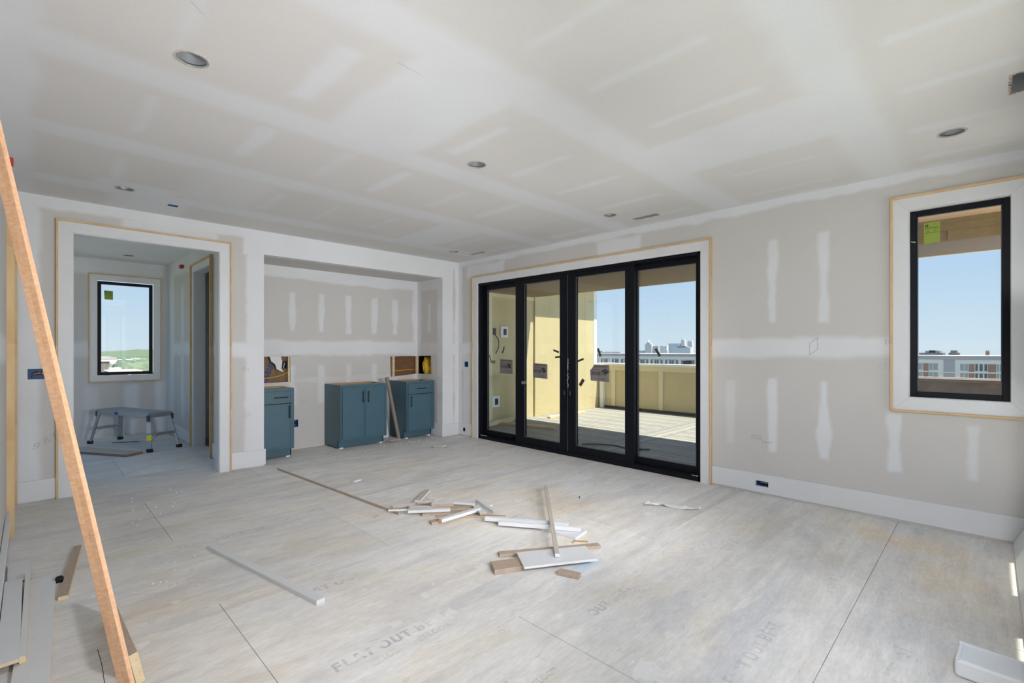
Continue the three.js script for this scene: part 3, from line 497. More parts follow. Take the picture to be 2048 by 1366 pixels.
// ---------------------------------------------------------------- what shows in the niche cut-outs
{
  const kraft = canvasTex(512, 512, 0, 0, 1000, grain([120, 96, 70], [150, 124, 94], 30, 12, 10), (ctx) => {
    ctx.save(); ctx.translate(210, 500); ctx.rotate(-1.25); ctx.fillStyle = 'rgba(34,66,140,.85)'; ctx.font = 'bold 92px sans-serif'; ctx.fillText('ROSBURG', 0, 0); ctx.restore();
  });
  const st = thing('wall_sheathing', 'brown sheathing with blue lettering inside the left wall cut-out', 'sheathing', [0, 0, 0], 0, 'inside the wall cut-outs');
  const g = new THREE.BoxGeometry(.6, .5, .012).toNonIndexed(); part('sheet', g.translate(2.24, 1.09, NZ - .105), std({ map: kraft, roughness: .85 }), st);
  solo('wall_sheathing', 'plain brown sheathing behind the right wall cut-out', 'sheathing', merge([span(3.85, 4.53, .85, 1.35, NZ - .1, NZ - .09)]), std({ map: matTex(128, .6, grain([104, 74, 50], [134, 100, 70], 8, 30, 8)), roughness: .85 }), 'inside the wall cut-outs');
  const c1 = thing('electrical_cable', 'yellow cable sagging across the left wall cut-out', 'cable', [0, 0, 0], 0, 'yellow cables in the wall cut-outs');
  part('cable', tube([[1.98, .985, NZ - .05], [2.16, .978, NZ - .04], [2.30, .995, NZ - .035], [2.42, 1.03, NZ - .035], [2.47, 1.06, NZ - .05]], .0055, 30, 8), M.yellowWire, c1);
  const c2 = thing('electrical_cable', 'yellow cable running across the right wall cut-out', 'cable', [0, 0, 0], 0, 'yellow cables in the wall cut-outs');
  part('cable', tube([[4.06, 1.02, NZ - .05], [4.2, 1.015, NZ - .06], [4.38, 1.03, NZ - .06], [4.49, 1.02, NZ - .07]], .0055, 20, 8), M.yellowWire, c2);
  solo('drywall_scrap', 'torn flap of white drywall in the left wall cut-out', 'drywall', put(polySlab([[2.22, 1.262], [2.24, 1.2], [2.29, 1.16], [2.31, 1.09], [2.4, 1.05], [2.37, 1.1], [2.38, 1.2], [2.36, 1.262]], .012), 'B', NZ - .03), M.mudBit);
  const eb = thing('electrical_box', 'grey open electrical box in the left wall cut-out', 'electrical box', [2.41, 1.15, NZ - .03]);
  part('box_shell', merge([span(-.032, -.028, -.05, .05, -.05, 0), span(.028, .032, -.05, .05, -.05, 0), span(-.032, .032, -.05, -.046, -.05, 0), span(-.032, .032, .046, .05, -.05, 0), span(-.032, .032, -.05, .05, -.052, -.05)]), M.canDark, eb); part('wire', tube([[-.01, -.05, -.02], [.0, .0, -.01], [.015, .03, -.02]], .004, 12, 6), M.whiteWire, eb);
  const studs = [[2.455, 2.493, NZ - .1, NZ - .02, 'pine stud at the right edge of the left wall cut-out'], [4.055, 4.093, NZ - .09, NZ - .02, 'pale stud at the left edge of the right wall cut-out'], [4.497, 4.54, NZ - .055, NZ - .014, 'pine corner stud in the right wall cut-out']];
  for (const [a, b, c, d, l] of studs) solo('wall_stud', l, 'stud', span(a, b, .5, 1.7, c, d), M.edgeWood, 'studs inside the wall cut-outs');
  solo('wall_stud', 'tan stud inside the side wall cut-out', 'stud', span(4.53, 4.62, .5, 1.7, -6.36, -6.322), M.pine, 'studs inside the wall cut-outs');
  const ins = new THREE.IcosahedronGeometry(.13, 3); { const p = ins.attributes.position; for (let i = 0; i < p.count; i++) { const k = .75 + .5 * vn(p.getX(i) * 30 + 9, p.getY(i) * 30 + p.getZ(i) * 22); p.setXYZ(i, p.getX(i) * .5 * k, p.getY(i) * 1.3 * k, p.getZ(i) * .75 * k); } ins.computeVertexNormals(); }
  solo('cable_bundle', 'bundle of yellow cable inside the side wall cut-out', 'cable', ins.translate(4.62, 1.07, -6.58), M.yellowWire);
  solo('electrical_box', 'round blue box inside the side wall cut-out', 'electrical box', merge([cyl(.045, .045, .05, 20).rotateZ(Math.PI / 2).translate(4.62, 1.11, -6.43), cyl(.02, .02, .06, 12).rotateZ(Math.PI / 2).translate(4.6, 1.11, -6.43)]), M.blueBox);
  struct('wall_cavity', merge([span(1.7, 5.0, -.1, TOP, NZ - .25, NZ - .2), span(5.0, 5.05, -.1, TOP, NZ - .25, ZB), span(1.62, 1.7, -.1, TOP, NZ - .25, ZB - .14), span(1.7, 5.0, 1.9, 1.92, NZ - .2, NZ - .02)]), M.void_, 'dark framing behind the niche', 'wall');
}
// ---------------------------------------------------------------- base cabinets
function pull(len, vertical) { // black bar pull: bar on two posts
  const r = .006, g = [cyl(r, r, len, 10)];
  for (const s of [-1, 1]) g.push(cyl(.0045, .0045, .03, 8).rotateX(Math.PI / 2).translate(0, s * len * .36, -.015));
  const o = merge(g); return vertical ? o : o.rotateZ(Math.PI / 2);
}
function frontPanel(t, name, x0, x1, y0, y1, z, handle) { // slim shaker front with a narrow raised border
  const b = .02, p = part(name, merge([rspan(x0, x1, y0, y1, z, z + .012, .002), rspan(x0, x0 + b, y0, y1, z + .012, z + .019, .002), rspan(x1 - b, x1, y0, y1, z + .012, z + .019, .002), rspan(x0 + b, x1 - b, y0, y0 + b, z + .012, z + .019, .002), rspan(x0 + b, x1 - b, y1 - b, y1, z + .012, z + .019, .002)]), M.teal, t);
  const [kind, hx, hy] = handle;
  part('bar_pull', pull(kind === 'v' ? .16 : .16, kind === 'v').translate(hx, hy, z + .05), M.blackMetal, p);
  return p;
}
function cabinet(label, x0, x1, zf, fronts) {
  const t = thing('base_cabinet', label, 'cabinet', [0, 0, 0], 0, 'teal base cabinets in the niche'), zb = NZ + .012, y0 = .014, yt = .872, th = .016;
  part('carcass', merge([rspan(x0, x0 + th, y0 + .1, yt, zb, zf, .002), rspan(x1 - th, x1, y0 + .1, yt, zb, zf, .002), rspan(x0, x0 + th, y0, y0 + .1, zb, zf - .075, .002), rspan(x1 - th, x1, y0, y0 + .1, zb, zf - .075, .002), span(x0 + th, x1 - th, y0 + .1, y0 + .115, zb, zf - .002)]), M.teal, t);
  part('back_panel', span(x0 + th, x1 - th, y0, yt, zb, zb + .01), M.ply, t);
  part('face_frame', merge([rspan(x0, x0 + .035, y0 + .1, yt, zf, zf + .018, .002), rspan(x1 - .035, x1, y0 + .1, yt, zf, zf + .018, .002), rspan(x0 + .035, x1 - .035, yt - .035, yt, zf, zf + .018, .002), rspan(x0 + .035, x1 - .035, y0 + .1, y0 + .135, zf, zf + .018, .002)]), M.teal, t);
  part('toe_kick', span(x0 + .004, x1 - .004, y0, y0 + .1, zf - .085, zf - .075), M.teal, t);
  part('top_stretcher', merge([span(x0 + th, x1 - th, yt - .018, yt - .001, zf - .09, zf - .001), span(x0 + th, x1 - th, yt - .018, yt - .001, zb + .01, zb + .1), span(x0 + .001, x0 + th - .001, yt, yt + .001, zb, zf), span(x1 - th + .001, x1 - .001, yt, yt + .001, zb, zf)]), M.ply, t);
  part('corner_block', span(x0 + th, x0 + th + .09, yt - .02, yt, zf - .17, zf - .09), M.ply, t); part('corner_block', span(x1 - th - .09, x1 - th, yt - .02, yt, zf - .17, zf - .09), M.ply, t);
  for (const x of [x0 + .03, x1 - .07]) part('shim', span(x, x + .045, .0, y0, zf - .14, zf - .06), M.plastic, t);
  const zd = zf + .019;
  for (const f of fronts) frontPanel(t, f[0], f[1], f[2], f[3], f[4], zd, f[5]);
}
{
  const Y0 = .135, YT = .838, s = .685;
  cabinet('narrow teal base cabinet half hidden behind the niche corner', 1.945, 2.345, -6.235, [['drawer_front', 1.98, 2.315, .69, YT, ['h', 2.175, .765]], ['door', 1.98, 2.315, Y0, .68, ['v', 2.275, .585]]]);
  cabinet('wide teal base cabinet with two doors in the middle of the niche', 2.945, 3.645, -6.215, [['door', 2.965, 3.292, Y0, YT, ['v', 3.255, .70]], ['door', 3.297, 3.625, Y0, YT, ['v', 3.335, .70]]]);
  cabinet('teal base cabinet with one drawer at the right end of the niche', 3.985, 4.492, -6.225, [['drawer_front', 4.005, 4.44, .685, YT, ['h', 4.225, .765]], ['door', 4.005, 4.44, Y0, s - .01, ['v', 4.045, .575]]]);
}
{ // things between the cabinets
  const t = thing('cardboard_tube', 'grey brown tube leaning between the two right cabinets', 'tube', [0, 0, 0]);
  const a = new THREE.Vector3(3.945, .012, -6.36), b = new THREE.Vector3(3.765, .94, -6.40), q = new THREE.Quaternion().setFromUnitVectors(new THREE.Vector3(0, 1, 0), b.clone().sub(a).normalize()), L = a.distanceTo(b);
  const mid = a.clone().add(b).multiplyScalar(.5);
  const shell = new THREE.LatheGeometry([[.024, -L / 2], [.029, -L / 2], [.029, L / 2], [.024, L / 2], [.024, -L / 2]].map((p) => new THREE.Vector2(...p)), 20);
  part('tube_wall', metreUV(shell).applyQuaternion(q).translate(mid.x, mid.y, mid.z), M.tube, t);
  solo('drywall_offcut', 'white drywall offcut leaning behind the tube between cabinets', 'drywall', rbox(.22, .38, .012, 0, .19, 0, .002).rotateX(-.16).translate(3.80, 0, -6.60), M.mudBit);
  const pile = thing('paper_scraps', 'crumpled white paper scraps on the floor beside the tube', 'paper', [3.74, 0, -6.20]);
  for (let i = 0; i < 7; i++) { const g = new THREE.PlaneGeometry(rr(.09, .17), rr(.05, .1), 6, 4).rotateX(-Math.PI / 2), p = g.attributes.position; for (let k = 0; k < p.count; k++) p.setY(k, .006 + i * .005 + .028 * vn(p.getX(k) * 20 + i * 7, p.getZ(k) * 20)); g.computeVertexNormals(); part('scrap', g.rotateY(rr(-.6, .6)).translate(rr(-.08, .1), 0, rr(-.04, .06)), M.paper, pile); }
}
// ---------------------------------------------------------------- boards and offcuts on the floor
// top: material of the wide face, side: material of edges and ends
function board(name, label, cat, L, W, T, x, y, z, ang, top, side, group, o = {}) {
  const g = new RoundedBoxGeometry(L, T, W, 1, Math.min(.0025, T / 2.5)); const uv = metreUV(g);
  // split faces: the wide faces wear the primed coat, edges show the core
  const p = uv.attributes.position, n = uv.attributes.normal; const order = [[], []];
  for (let i = 0; i < p.count; i += 3) { const ny = n.getY(i) + n.getY(i + 1) + n.getY(i + 2), nz = n.getZ(i) + n.getZ(i + 1) + n.getZ(i + 2); const wide = ny > 1.5 || (o.edgeTop && Math.abs(nz) > 1.5); order[wide ? 0 : 1].push(i); }
  const make = (ids) => { const a = [], b = [], c = []; for (const i of ids) for (let k = 0; k < 3; k++) { a.push(p.getX(i + k), p.getY(i + k), p.getZ(i + k)); b.push(n.getX(i + k), n.getY(i + k), n.getZ(i + k)); c.push(uv.attributes.uv.getX(i + k), uv.attributes.uv.getY(i + k)); } return [a, b, c]; };
  const A = make(order[0]), B = make(order[1]), geo = new THREE.BufferGeometry();
  geo.setAttribute('position', new THREE.Float32BufferAttribute([...A[0], ...B[0]], 3)); geo.setAttribute('normal', new THREE.Float32BufferAttribute([...A[1], ...B[1]], 3)); geo.setAttribute('uv', new THREE.Float32BufferAttribute([...A[2], ...B[2]], 2));
  geo.addGroup(0, A[0].length / 3, 0); geo.addGroup(A[0].length / 3, B[0].length / 3, 1);
  const m = fin(new THREE.Mesh(geo, [top, side])); m.name = numbered(name); m.userData = { label, category: cat }; if (group) m.userData.group = group;
  m.position.set(x, y + T / 2, z); m.rotation.set(o.rx ?? 0, ang, o.rz ?? 0, 'YZX'); scene.add(m); return m;
}
const P = M.primed, D = M.mdf, PILE = 'trim offcuts heaped in the middle of the floor';
board('wood_strip', 'long thin brown wood strip ending at the offcut heap', 'wood strip', 2.28, .02, .014, 2.054, 0, -4.572, -1.498, D, D);
board('trim_offcut', 'pale stick standing out behind the offcut heap', 'offcut', .36, .05, .018, 2.53, .012, -3.67, -2.45, M.paleWood, P, PILE, { rz: .02 });
board('trim_offcut', 'white trim length at the left rear of the offcut heap', 'offcut', .33, .045, .018, 2.31, .016, -3.52, -.36, P, D, PILE);
board('trim_offcut', 'short white piece lying on the rear trim of the heap', 'offcut', .13, .035, .014, 2.39, .036, -3.44, -.62, P, D, PILE);
board('trim_offcut', 'thick white block with brown front edge in the heap', 'offcut', .185, .06, .03, 2.478, .022, -3.31, -.586, P, D, PILE);
board('trim_offcut', 'white flat piece at the right rear of the heap', 'offcut', .2, .05, .018, 2.64, .026, -3.2, -1.0, P, D, PILE, { edgeTop: true });
board('trim_offcut', 'white stick lying diagonally across the right end of the heap', 'offcut', .36, .035, .022, 2.676, .044, -2.975, -1.873, P, D, PILE, { edgeTop: true });
board('trim_offcut', 'small white piece sticking out behind the diagonal stick', 'offcut', .075, .05, .015, 2.79, .008, -3.07, -.77, P, P, PILE);
board('trim_offcut', 'white piece with brown edge under the right diagonal stick', 'offcut', .2, .06, .02, 2.615, .022, -2.985, -1.96, P, D, PILE);
board('trim_offcut', 'thin white stick touching the end of the long brown strip', 'offcut', .5, .016, .014, 2.277, .022, -3.36, -.667, P, D, PILE, { edgeTop: true });
board('trim_offcut', 'white grooved trim length at the front of the heap', 'offcut', .345, .05, .022, 2.32, .02, -3.275, -.663, P, D, PILE, { edgeTop: true });
board('trim_offcut', 'pale grey trim length behind the front white trim', 'offcut', .2, .05, .02, 2.324, .012, -3.40, -.741, P, D, PILE);
board('board_offcut', 'short brown block at the centre of the heap', 'offcut', .085, .07, .02, 2.517, .0, -3.215, -.75, D, D, PILE);
board('board_offcut', 'brown board piece behind the white diagonal of the heap', 'offcut', .15, .06, .022, 2.6, .0, -3.15, -.785, D, D, PILE);
board('board_offcut', 'flat brown board lying under the front of the heap', 'offcut', .42, .07, .018, 2.43, .0, -3.165, -.648, D, D, PILE);
board('wood_strip', 'thin brown strip along the front edge of the heap', 'wood strip', .41, .022, .016, 2.464, .0, -3.02, -.799, D, D, PILE);
board('wood_strip', 'short brown strip pointing right from the heap', 'wood strip', .14, .022, .012, 2.665, .0, -2.83, -.845, D, D, PILE);
board('trim_offcut', 'white trim with cut wood end lying across the front of the heap', 'offcut', .385, .045, .026, 2.425, .024, -3.0, -.032, P, M.edgeWood, PILE, { edgeTop: true });
board('board_offcut', 'small brown block under the cut end of the white trim', 'offcut', .12, .06, .022, 2.25, .0, -3.06, -.319, D, D, PILE);
board('board_offcut', 'tiny brown chip left of the heap', 'offcut', .035, .014, .01, 1.982, .0, -3.52, -.4, D, D);
board('trim_offcut', 'small white block alone on the floor behind the heap', 'offcut', .09, .04, .016, 2.37, 0, -4.62, .25, P, P);
{
  const g = thing('paper_scraps', 'thin paper slips on the floor behind the heap', 'paper', [2.57, 0, -3.545]);
  for (let i = 0; i < 4; i++) part('scrap', box(.09, .0015, .03).rotateY(rr(-.9, .3)).translate(rr(-.03, .03), .004 + .003 * i, rr(-.03, .03)), M.paper, g);
}
const FAN = 'white boards fanned out beside the heap';
{
  const quad = (pts, t) => polySlab(pts.map(([x, z]) => [x, -z]), t, .0015).rotateX(-Math.PI / 2);
  solo('white_board', 'flat white board with slanted end under the fanned trims', 'board', quad([[2.80, -2.717], [2.681, -2.686], [2.731, -2.086], [2.908, -2.115]], .018), P, FAN);
  const prof = [[0, 0], [.062, 0], [.062, .018], [.05, .02], [.046, .012], [.02, .012], [.014, .03], [0, .03]];
  const trim = (L) => metreUV(new THREE.ExtrudeGeometry(new THREE.Shape(prof.map((p) => new THREE.Vector2(...p))), { depth: L, bevelEnabled: false }).translate(-.031, 0, -L / 2).rotateY(Math.PI / 2));
  const a = solo('profiled_trim', 'grooved white trim at the back of the fanned boards', 'trim', trim(.65), P, FAN); a.position.set(2.70, .02, -2.535); a.rotation.y = -1.008;
  const b = solo('profiled_trim', 'grooved white trim at the front of the fanned boards', 'trim', trim(.62), P, FAN); b.position.set(2.70, .021, -2.40); b.rotation.y = -1.0;
  // front stack
  solo('board_offcut', 'thick brown board end sticking out under the white panel', 'offcut', quad([[2.03, -2.214], [1.967, -2.107], [2.38, -1.89], [2.44, -1.99]], .032), D);
  board('board_offcut', 'long brown board under the rear edge of the white panel', 'offcut', .70, .055, .022, 2.461, 0, -2.09, -.582, D, D);
  const wp = solo('white_board', 'square-edged white panel lying on brown boards at the front', 'board', quad([[2.214, -2.165], [2.095, -1.984], [2.503, -1.738], [2.612, -1.912]], .014), P); wp.position.y = .034;
}
board('wood_stick', 'long pale stick lying across the fanned boards and white panel', 'wood stick', 1.52, .03, .022, 2.885, .052, -2.45, -2.379, M.paleWood, P, undefined, {});
board('board_offcut', 'brown wedge-cut block in front of the white panel', 'offcut', .135, .045, .026, 2.276, 0, -1.785, -1.251, D, D);
board('board_offcut', 'small brown stub between the two stacks of boards', 'offcut', .1, .03, .014, 2.72, 0, -2.03, -.925, D, M.edgeWood);
board('trim_stick', 'white square trim stick alone on the floor at left', 'trim', 1.24, .05, .025, .982, 0, -3.14, -1.391, P, P);
{ // a screw and a crumpled strip of film
  solo('drywall_screw', 'single screw lying on the bare floor', 'screw', merge([cyl(.003, .001, .04, 8).rotateZ(1.5).translate(0, .005, 0), cyl(.006, .003, .004, 10).rotateZ(1.5).translate(.02, .006, 0)]).rotateY(.6).translate(3.532, 0, -2.651), M.blackMetal);
  const film = (label, x, z, L, a) => { const g = new THREE.PlaneGeometry(L, .07, 24, 5).rotateX(-Math.PI / 2), p = g.attributes.position; for (let k = 0; k < p.count; k++) { p.setY(k, .003 + .03 * Math.pow(vn(p.getX(k) * 26 + x * 9, p.getZ(k) * 40), 2)); p.setZ(k, p.getZ(k) * (.5 + vn(p.getX(k) * 9, 3.3)) + .03 * Math.sin(p.getX(k) * 14)); } g.computeVertexNormals(); solo('plastic_film', label, 'film', g.rotateY(a).translate(x, 0, z), M.paper, 'crumpled strips of film on the floor'); };
  film('crumpled white film on the floor before the glass doors', 3.9, -1.94, .46, -1.02); film('crumpled white film on the floor near the far corner', 4.02, -5.42, .22, -.45);
}
{ // plaster crumbs scattered over the floor
  const g = []; const pl = (x, z, s) => g.push(new THREE.IcosahedronGeometry(s, 0).scale(1, .5, 1).rotateY(rr(0, 3)).translate(x, s * .4, z));
  for (let i = 0; i < 40; i++) pl(rr(.3, 1.1), rr(-5.6, -4.6), rr(.004, .011)); for (let i = 0; i < 24; i++) pl(rr(.24, .8), rr(-3.9, -3.2), rr(.003, .009)); for (let i = 0; i < 60; i++) pl(rr(2.3, 4.6), rr(-6.15, -5.85), rr(.004, .012)); for (let i = 0; i < 60; i++) pl(rr(4.76, 4.82), rr(-1.95, .1), rr(.004, .011)); for (let i = 0; i < 40; i++) pl(rr(1.2, 1.85), rr(-4.2, -.6), rr(.003, .006)); for (let i = 0; i < 30; i++) pl(rr(3.1, 4.4), rr(-4.6, -.3), rr(.003, .006));
  const o = solo('plaster_crumbs', 'crumbs of dried plaster scattered over the floor', 'crumbs', merge(g), M.mudBit); o.userData.kind = 'stuff';
}
// ---------------------------------------------------------------- left edge: leaning stick and boards
{
  const g = bar([.26, .005, -1.81], [-.104, 2.16, -2.17], .046, .018).rotateY(0);
  // turn the wide face towards the room's middle
  solo('leaning_stick', 'tall orange fibreboard stick leaning on the left wall', 'wood stick', (() => {
    const a = new THREE.Vector3(.262, .004, -1.808), b = new THREE.Vector3(-.10, 2.15, -2.166), y = b.clone().sub(a).normalize(), f = new THREE.Vector3(-Math.sin(YAW), 0, Math.cos(YAW)), x = new THREE.Vector3().crossVectors(y, f).normalize(), z = new THREE.Vector3().crossVectors(x, y);
    const L = a.distanceTo(b), m = a.clone().add(b).multiplyScalar(.5), G = new THREE.Matrix4().makeBasis(x, y, z).setPosition(m.x, m.y, m.z);
    return rbox(.039, L, .016, 0, 0, 0, .002).applyMatrix4(G);
  })(), M.fibre);
  board('lumber_offcut', 'short thick board lying at the foot of the leaning stick', 'lumber', .66, .03, .132, .294, 0, -2.775, 1.60, M.mdf, M.edgeWood, undefined, { rx: -.2 });
  board('board_offcut', 'brown board on the floor behind the leaning stick', 'offcut', .86, .042, .02, .175, 0, -3.985, -1.691, D, M.edgeWood);
  const BL = 'white boards along the left wall';
  board('white_board', 'wide white board lying right of the strip by the left wall', 'board', 1.5, .118, .014, .018, .0, -3.22, Math.PI / 2 - .042, P, M.edgeWood, BL);
  board('white_board', 'white board propped beside the left wall with pale cut end', 'board', 1.03, .072, .014, -.069, .03, -3.43, Math.PI / 2 + .0, P, M.edgeWood, BL);
  board('white_board', 'stained white board furthest back by the left wall', 'board', .33, .1, .012, -.05, .0, -4.16, Math.PI / 2 + .02, P, D, BL);
  board('wood_strip', 'rounded pale strip lying between the white boards at left', 'wood strip', 1.08, .022, .03, -.019, .0145, -3.47, Math.PI / 2 - .012, M.primed, M.edgeWood);
  const cap = thing('black_plastic_cap', 'small black ribbed plastic cap on the floor at left', 'cap', [.118, 0, -3.85]);
  part('body', metreUV(new THREE.LatheGeometry([[0, .022], [.017, .022], [.02, .0], [.016, .0], [.014, .019], [0, .019]].map((p) => new THREE.Vector2(...p)), 24)).rotateX(.5).translate(0, .007, 0), M.rubber, cap);
  for (let k = 0; k < 12; k++) part('rib', box(.0016, .018, .002, .0192, .011, 0).rotateY(k * .5236).rotateX(.5).translate(0, .007, 0), M.canDark, cap);
  const crack = []; // open split in the subfloor beside the stick
  for (let k = 0; k < 10; k++) crack.push(span(.2135 + Math.sin(k * .9) * .002 - .0012, .2135 + Math.sin(k * .9) * .002 + .0012, 0, .0006, -2.86 + k * .06, -2.80 + k * .06)); solo('floor_split', 'thin dark split in the floor left of the leaning stick', 'crack', merge(crack), M.void_);
}
// ---------------------------------------------------------------- right edge
{
  const g = rbox(2.6, .235, .018, 0, .1175, 0, .003).rotateX(.43).translate(3.5, .012, .122);
  solo('leaning_baseboard', 'long white board leaning at the right edge', 'board', g, M.primed);
  const t = thing('vinyl_trim_piece', 'white moulded plastic piece at the bottom right corner', 'trim', [2.79, 0, -.02], -.06);
  part('shell', rbox(.17, .075, .20, .0, .0375, 0.02, .014), M.plastic, t); part('lip', rbox(.014, .012, .2, .07, .078, .02, .004), M.plastic, t); part('rim', rbox(.17, .010, .014, 0, .076, -.07, .004), M.plastic, t);
}
// ---------------------------------------------------------------- side room: work platform and plank
{
  const t = thing('work_platform', 'folding aluminium work platform in the side room', 'work platform', [1.03, 0, -8.58], 0);
  const ax = Math.atan2(1.23, .47); // long axis direction (x .47, z 1.23)
  t.rotation.y = -ax; const L = 1.22, W = .31, Ht = .50;
  part('deck', merge([rbox(L, .012, W, 0, Ht - .006, 0, .003), ...[-.11, -.055, 0, .055, .11].map((z) => rbox(L - .04, .004, .03, 0, Ht + .001, z, .0015))]), M.alu, t);
  for (const z of [-1, 1]) part('side_rail', rbox(L, .05, .02, 0, Ht - .035, z * (W / 2 - .01), .003), M.alu, t);
  for (const x of [-1, 1]) part('end_rail', rbox(.02, .05, W - .04, x * (L / 2 - .01), Ht - .035, 0, .003), M.alu, t);
  for (const x of [-1, 1]) {
    for (const z of [-1, 1]) {
      const leg = part('leg', bar([x * (L / 2 - .03), Ht - .03, z * (W / 2 - .025)], [x * (L / 2 + .09), .03, z * (W / 2 + .03)], .028, .05), M.alu, t);
      part('rubber_foot', rbox(.06, .045, .055, x * (L / 2 + .096), .0225, z * (W / 2 + .032), .006), M.rubber, leg);
      part('hinge', rbox(.045, .08, .028, x * (L / 2 - .005), Ht - .065, z * (W / 2 - .005), .006), M.hinge, leg);
      if (x > 0 && z > 0) part('warning_label', bar([x * (L / 2 + .062), .22, z * (W / 2 + .022)], [x * (L / 2 + .075), .15, z * (W / 2 + .026)], .031, .053), std({ color: 0xd8d21f, roughness: .5 }), leg);
      if (x > 0 && z > 0) part('instruction_label', bar([x * (L / 2 + .02), .38, z * (W / 2 - .002)], [x * (L / 2 + .058), .24, z * (W / 2 + .018)], .031, .053), M.labelGrey, leg);
    }
    part('rung', bar([x * (L / 2 + .055), .22, -(W / 2)], [x * (L / 2 + .055), .22, W / 2], .03, .035), M.alu, t);
    for (const z of [-1, 1]) part('brace', bar([x * (L / 2 + .055), .215, z * .05], [x * (L / 2 + .07), .13, z * (W / 2 + .01)], .008, .008), M.alu, t);
  }
  part('brand_label', rbox(.08, .04, .003, -.12, Ht - .035, W / 2 + .001, .001), M.blueBox, t);
  board('wide_plank', 'thick plank lying on the side room floor', 'plank', 1.25, .22, .032, .62, 0, -8.30, -1.04, M.paleWood, M.oldWood);
  board('flat_bar', 'thin dark strip on the floor under the work platform', 'strip', .34, .03, .006, .98, 0, -8.95, -.5, M.canDark, M.canDark);
}
